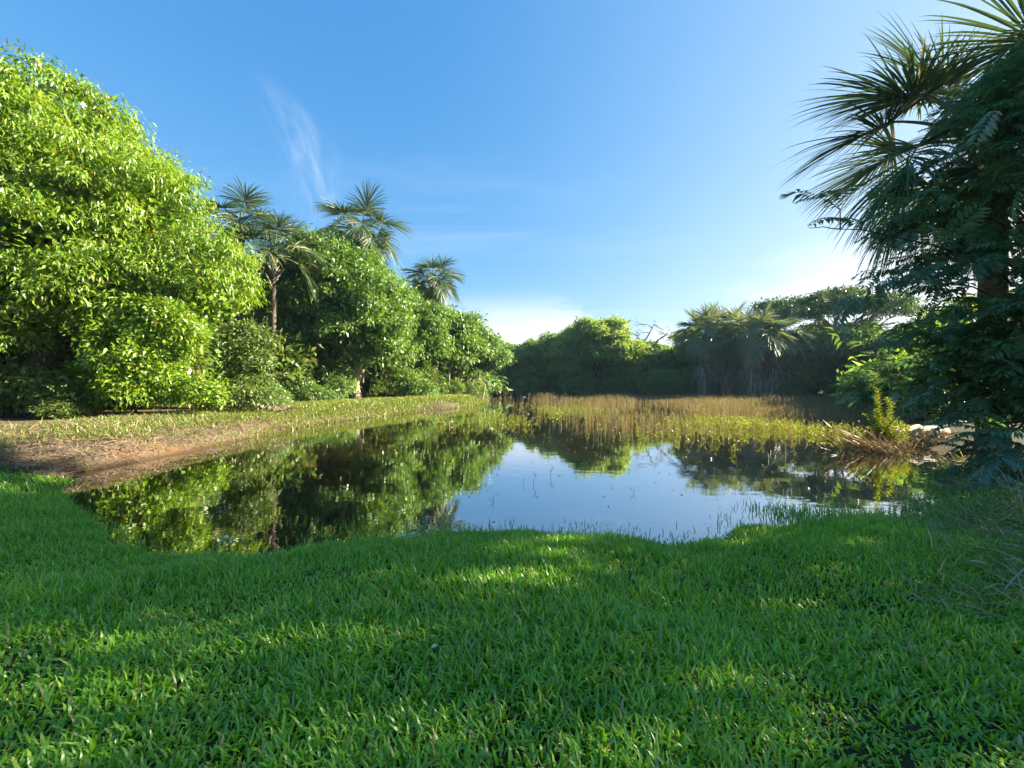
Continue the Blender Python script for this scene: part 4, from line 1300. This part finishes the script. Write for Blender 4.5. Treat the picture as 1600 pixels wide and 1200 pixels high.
def spike_plant(label, x, y, h, n_side, seed):
    T = thing('leafy_spike_plant', label, 'plant', (x, y, 0.0), 'leafy spikes beside the bleached log')
    r = np.random.default_rng(seed)
    stems = [((0, 0, -0.1), (-0.25 * h * 0.4, 0, h))] + [((r.normal(0, .1), r.normal(0, .1), -0.1), (r.normal(0.05, 0.35), r.normal(0, 0.2), h * r.uniform(0.3, 0.62))) for _ in range(n_side)]
    for k, (a, b) in enumerate(stems):
        g = Geo()
        p = bent(a, b, 8, 0.05, seed + k)
        g.tube(p, np.linspace(0.016, 0.006, 8), 5)
        so = obj('stem', g.mesh('stem', M['petiole'], True), T)
        n = int(46 * np.linalg.norm(np.array(b) - np.array(a)))
        u = np.linspace(0.22, 1.0, n)
        pos = np.stack([np.interp(u, np.linspace(0, 1, 8), p[:, c]) for c in range(3)], -1)
        ang = np.arange(n) * 2.4
        ax = np.stack([np.cos(ang), np.sin(ang), np.full(n, 0.55)], -1)
        V, F = scatter(OVAL[0], OVAL[1], pos, ax, np.array([0, 0, 1.0]) - ax * 0.3, 0.15 * r.uniform(0.7, 1.2, n), np.full(n, 1.0))
        g = Geo()
        g.add(V, *F)
        tag(obj('foliage', g.mesh('foliage', M['leaf_yellow']), so), kind='stuff')


spike_plant('tallest leafy green spike rising beside the bleached log', 11.7, 13.1, 2.35, 8, 1)
spike_plant('shorter leafy green plant right of the tallest spike', 12.15, 13.3, 1.55, 9, 2)
spike_plant('bushy leafy plant low between dry tuft and log', 11.3, 13.2, 1.05, 9, 3)


def log():
    T = thing('fallen_log', 'bleached fallen log with broken branches lying at the right shore', 'log', (13.0, 14.0, 0.1))
    r = np.random.default_rng(31)
    g = Geo()
    p = bent((-1.0, -0.4, 0.16), (2.0, 0.4, 0.28), 12, 0.02, 4)
    rr = 0.17 * (1 + 0.22 * r.normal(size=12)) * np.linspace(1.15, 0.7, 12)
    g.tube(p, np.abs(rr), 10)
    obj('trunk', g.mesh('trunk', M['driftwood'], True), T)
    for k, (a, b) in enumerate((((1.0, 0.1, 0.25), (2.0, -0.5, 0.55)), ((1.4, 0.2, 0.3), (2.5, 0.2, 0.62)), ((0.4, 0, 0.25), (-0.2, -0.5, 0.45)), ((-0.4, -0.2, 0.2), (-1.5, -0.6, 0.04)), ((1.2, 0.1, 0.25), (2.3, -1.0, 0.15)))):
        g = Geo()
        g.tube(bent(a, b, 7, 0.08, 60 + k), np.linspace(0.06, 0.014, 7), 6)
        obj('branch', g.mesh('branch', M['driftwood'], True), T)
    g = Geo()
    n = 900
    p = np.stack([r.uniform(-1.2, 1.4, n), r.normal(-0.25, 0.25, n), r.uniform(-0.08, 0.34, n)], -1)
    L = r.uniform(0.15, 0.45, n)
    V, F = scatter(BLADE2[0], BLADE2[1], p, np.stack([r.normal(0, 1, n), r.normal(-0.3, .5, n), r.normal(-0.1, 0.35, n)], -1), r.normal(size=(n, 3)), L, 0.016 / L)
    g.add(V, *F)
    tag(obj('matted_roots', g.mesh('matted_roots', M['straw']), T), kind='stuff')


log()

# long bent grass on the right shore and flattened grass at the right edge
r = np.random.default_rng(66)
x, y = r.uniform(5.2, 11.5, 9000), r.uniform(4.6, 10.5, 9000)
s = shore(x, y)
k = (s > -0.55) & (s < 1.6) & (x > 5.6 + 0.15 * (y - 5)) & (r.uniform(0, 1, len(x)) < 0.5)
x, y = x[k], y[k]
n = len(x)
g = Geo()
z = np.maximum(height(x, y), -0.05)
d = unit(np.stack([r.normal(-0.5, 0.6, n), r.normal(-0.1, 0.5, n), r.uniform(0.5, 1.4, n)], -1))
L = r.uniform(0.35, 1.05, n) * (0.55 + 0.45 * ss(6, 8, x))
t = np.linspace(0, 1, 6)
arc = d[:, None] * t[None, :, None] * L[:, None, None] + np.array([0, 0, -0.75]) * (t ** 2.2)[None, :, None] * (L * r.uniform(0.4, 1.1, n))[:, None, None]
P = np.stack([x, y, z], -1)[:, None] + arc
P[:, :, 2] = np.maximum(P[:, :, 2], 0.012)
sd = unit(np.cross(d, r.normal(size=(n, 3))))
w = 0.0055 * np.array([0.8, 1, 1, 0.9, 0.6, 0.1])
V = np.stack([P + sd[:, None] * w[None, :, None], P - sd[:, None] * w[None, :, None]], 2).reshape(-1, 3)
i0 = (np.arange(n) * 12)[:, None] + np.arange(5)[None] * 2
g.add(V, np.stack([i0, i0 + 1, i0 + 3, i0 + 2], -1).reshape(-1, 4))
tag(obj('long_grass', g.mesh('long_grass', M['long_grass'])), 'long bent grass stems arching over the water at the right shore', 'grass', kind='stuff')

x, y = r.uniform(3.0, 8.2, 6500), r.uniform(2.9, 6.6, 6500)
s = shore(x, y)
wgt = ss(0.92, 1.25, x / y + 0.10 * Lump(67, 2.0)(np.stack([x, y, 0 * x], -1)))
k = (s > 0.1) & (r.uniform(0, 1, len(x)) < wgt * 0.75)
x, y = x[k], y[k]
n = len(x)
L = r.uniform(0.12, 0.38, n)
ax = np.stack([r.normal(-0.7, 0.6, n), r.normal(0, 0.5, n), r.normal(0.18, 0.22, n)], -1)
V, F = scatter(BLADE3[0], BLADE3[1], np.stack([x, y, height(x, y) + r.uniform(0.02, 0.11, n)], -1), ax, np.array([0, 0, 1.0]) + r.normal(0, 0.4, (n, 3)), L, 0.010 / L)
g = Geo()
g.add(V, *F)
tag(obj('flattened_grass', g.mesh('flattened_grass', M['long_grass'])), 'heap of flattened greyish cut grass at the right edge of the lawn', 'grass', kind='stuff')


# ------------------------------------------------------------------ single small things in the water and on the bank
def twig(label, x, y, limbs, rad=0.008, mat='twig', name='water_twig', group='twigs standing in the open water', cat='twig', leaves=0):
    z = max(z0(x, y), -0.05) if sdist(np.array([x]), np.array([y]))[0] > 0 else -0.04
    T = thing(name, label, cat, (x, y, z), group)
    for k, (a, b) in enumerate(limbs):
        g = Geo()
        g.tube(bent(a, b, 6, 0.05, int(abs(x * 97)) + k), np.linspace(rad, rad * 0.4, 6) * 0.65, 5)
        obj('stem', g.mesh('stem', M[mat], True), T)
    return T


twig('crossed bare sticks poking up left of the sky reflection', -0.55, 12.6, [((0, 0, 0), (-0.55, 0, 0.75)), ((0.05, 0, 0), (0.3, 0, 0.35)), ((-0.1, 0, 0.1), (0.4, 0.1, 0.2)), ((-0.2, 0, 0.28), (0.1, 0, 0.5)), ((0, 0, 0), (0.05, 0, 0.62))], 0.013)
twig('two-stemmed twig left of centre in the sky reflection', 0.42, 8.3, [((0, 0, 0), (0.06, 0, 0.26)), ((-0.2, 0, 0), (-0.17, 0, 0.16)), ((0.06, 0, 0.2), (-0.02, 0, 0.3))], 0.007)
twig('single knotty twig in the middle of the sky reflection', 0.82, 8.9, [((0, 0, 0), (0.03, 0, 0.3)), ((0.02, 0, 0.15), (-0.06, 0, 0.22)), ((0.02, 0, 0.2), (0.09, 0, 0.26))], 0.007)
twig('thin twig near the edge of the tree reflection', -0.32, 7.0, [((0, 0, 0), (0.02, 0, 0.16)), ((0.0, 0, 0.05), (-0.08, 0, 0.12))], 0.006)
twig('forked twig below the broad central tree reflection', 2.2, 7.6, [((0, 0, 0), (0.05, 0, 0.18)), ((0, 0, 0.08), (-0.07, 0, 0.16))], 0.006)
twig('twig right of centre in the blue water', 4.3, 9.6, [((0, 0, 0), (0.05, 0, 0.28)), ((0, 0, 0.1), (0.12, 0, 0.2)), ((-0.1, 0, 0), (-0.12, 0, 0.2))], 0.007)
twig('tall thin dry stalk at the left bank water edge', -8.7, 10.4, [((0, 0, 0), (0.22, 0, 1.15)), ((0.1, 0, 0.5), (0.3, 0, 0.8))], 0.009, 'dry_stem', 'dry_stalk', None, 'stalk')


def sprig(label, x, y, h, seed):
    T = thing('water_sprig', label, 'water plant', (x, y, -0.03), 'green sprigs standing in the dark water')
    r = np.random.default_rng(seed)
    g = Geo()
    p = bent((0, 0, 0), (0.03, 0, h), 6, 0.05, seed)
    g.tube(p, np.linspace(0.008, 0.003, 6), 5)
    obj('stem', g.mesh('stem', M['petiole'], True), T)
    for k in range(11):
        u = 0.35 + 0.65 * k / 10
        q = np.array([np.interp(u, np.linspace(0, 1, 6), p[:, c]) for c in range(3)])
        a = k * 2.4
        V, F = scatter(LANCE[0], LANCE[1], q[None], np.array([[math.cos(a), math.sin(a), 0.5]]), np.array([[0, 0, 1.0]]), np.array([0.13 * r.uniform(.7, 1.2)]), np.array([0.8]))
        gg = Geo()
        gg.add(V, *F)
        obj('leaf', gg.mesh('leaf', M['leaf_mid']), T)


sprig('small leafy sprig alone in the dark tree reflection', -4.25, 8.1, 0.30, 4)


def brush_heap():
    x, y = -11.4, 19.6
    T = thing('brush_heap', 'heap of reddish-brown dead twigs under the left trees', 'brush heap', (x, y, z0(x, y)))
    r = np.random.default_rng(77)
    for k in range(60):
        a = np.array([r.normal(0, 0.45), r.normal(0, 0.3), r.uniform(0, 0.25)])
        d = unit(np.array([r.normal(0, 1), r.normal(0, 0.7), abs(r.normal(0, 0.7))]))
        g = Geo()
        g.tube(bent(a, a + d * r.uniform(0.5, 1.2), 5, 0.08, k), np.linspace(0.018, 0.006, 5), 4)
        obj('twig', g.mesh('twig', M['dry_stem'], True), T)


brush_heap()
x, y = -0.49, 2.5
V, F = scatter(OVAL[0], OVAL[1], np.array([[0, 0, 0.0]]), np.array([[1.0, 0.4, 0.2]]), np.array([[0.2, -0.5, 1.0]]), np.array([0.05]))
tag(obj('fallen_leaf', mesh_np('fallen_leaf', V, F, M['driftwood']), None, (x, y, z0(x, y) + 0.075)), 'small pale fallen leaf lying on the lawn near the bottom', 'leaf')


# ------------------------------------------------------------------ air
def haze():
    m, t = new_mat('haze_air')
    v = t.n('ShaderNodeVolumePrincipled', Density=HAZE, Anisotropy=0.25)
    v.inputs['Color'].default_value = (0.42, 0.68, 1.0, 1)
    t.n('ShaderNodeOutputMaterial', Volume=v.outputs[0])
    x0, x1, y0, y1, z_0, z_1 = -485, 485, -476, 494, -2.2, 19.5
    V = np.array([(x, y, z) for z in (z_0, z_1) for y in (y0, y1) for x in (x0, x1)], float)
    F = np.array([(0, 2, 3, 1), (4, 5, 7, 6), (0, 1, 5, 4), (2, 6, 7, 3), (0, 4, 6, 2), (1, 3, 7, 5)])
    tag(obj('haze', mesh_np('haze', V, [F], m)), 'thin bluish evening haze in the air over the pond', 'haze', kind='stuff')


HAZE = 0.00025
haze()
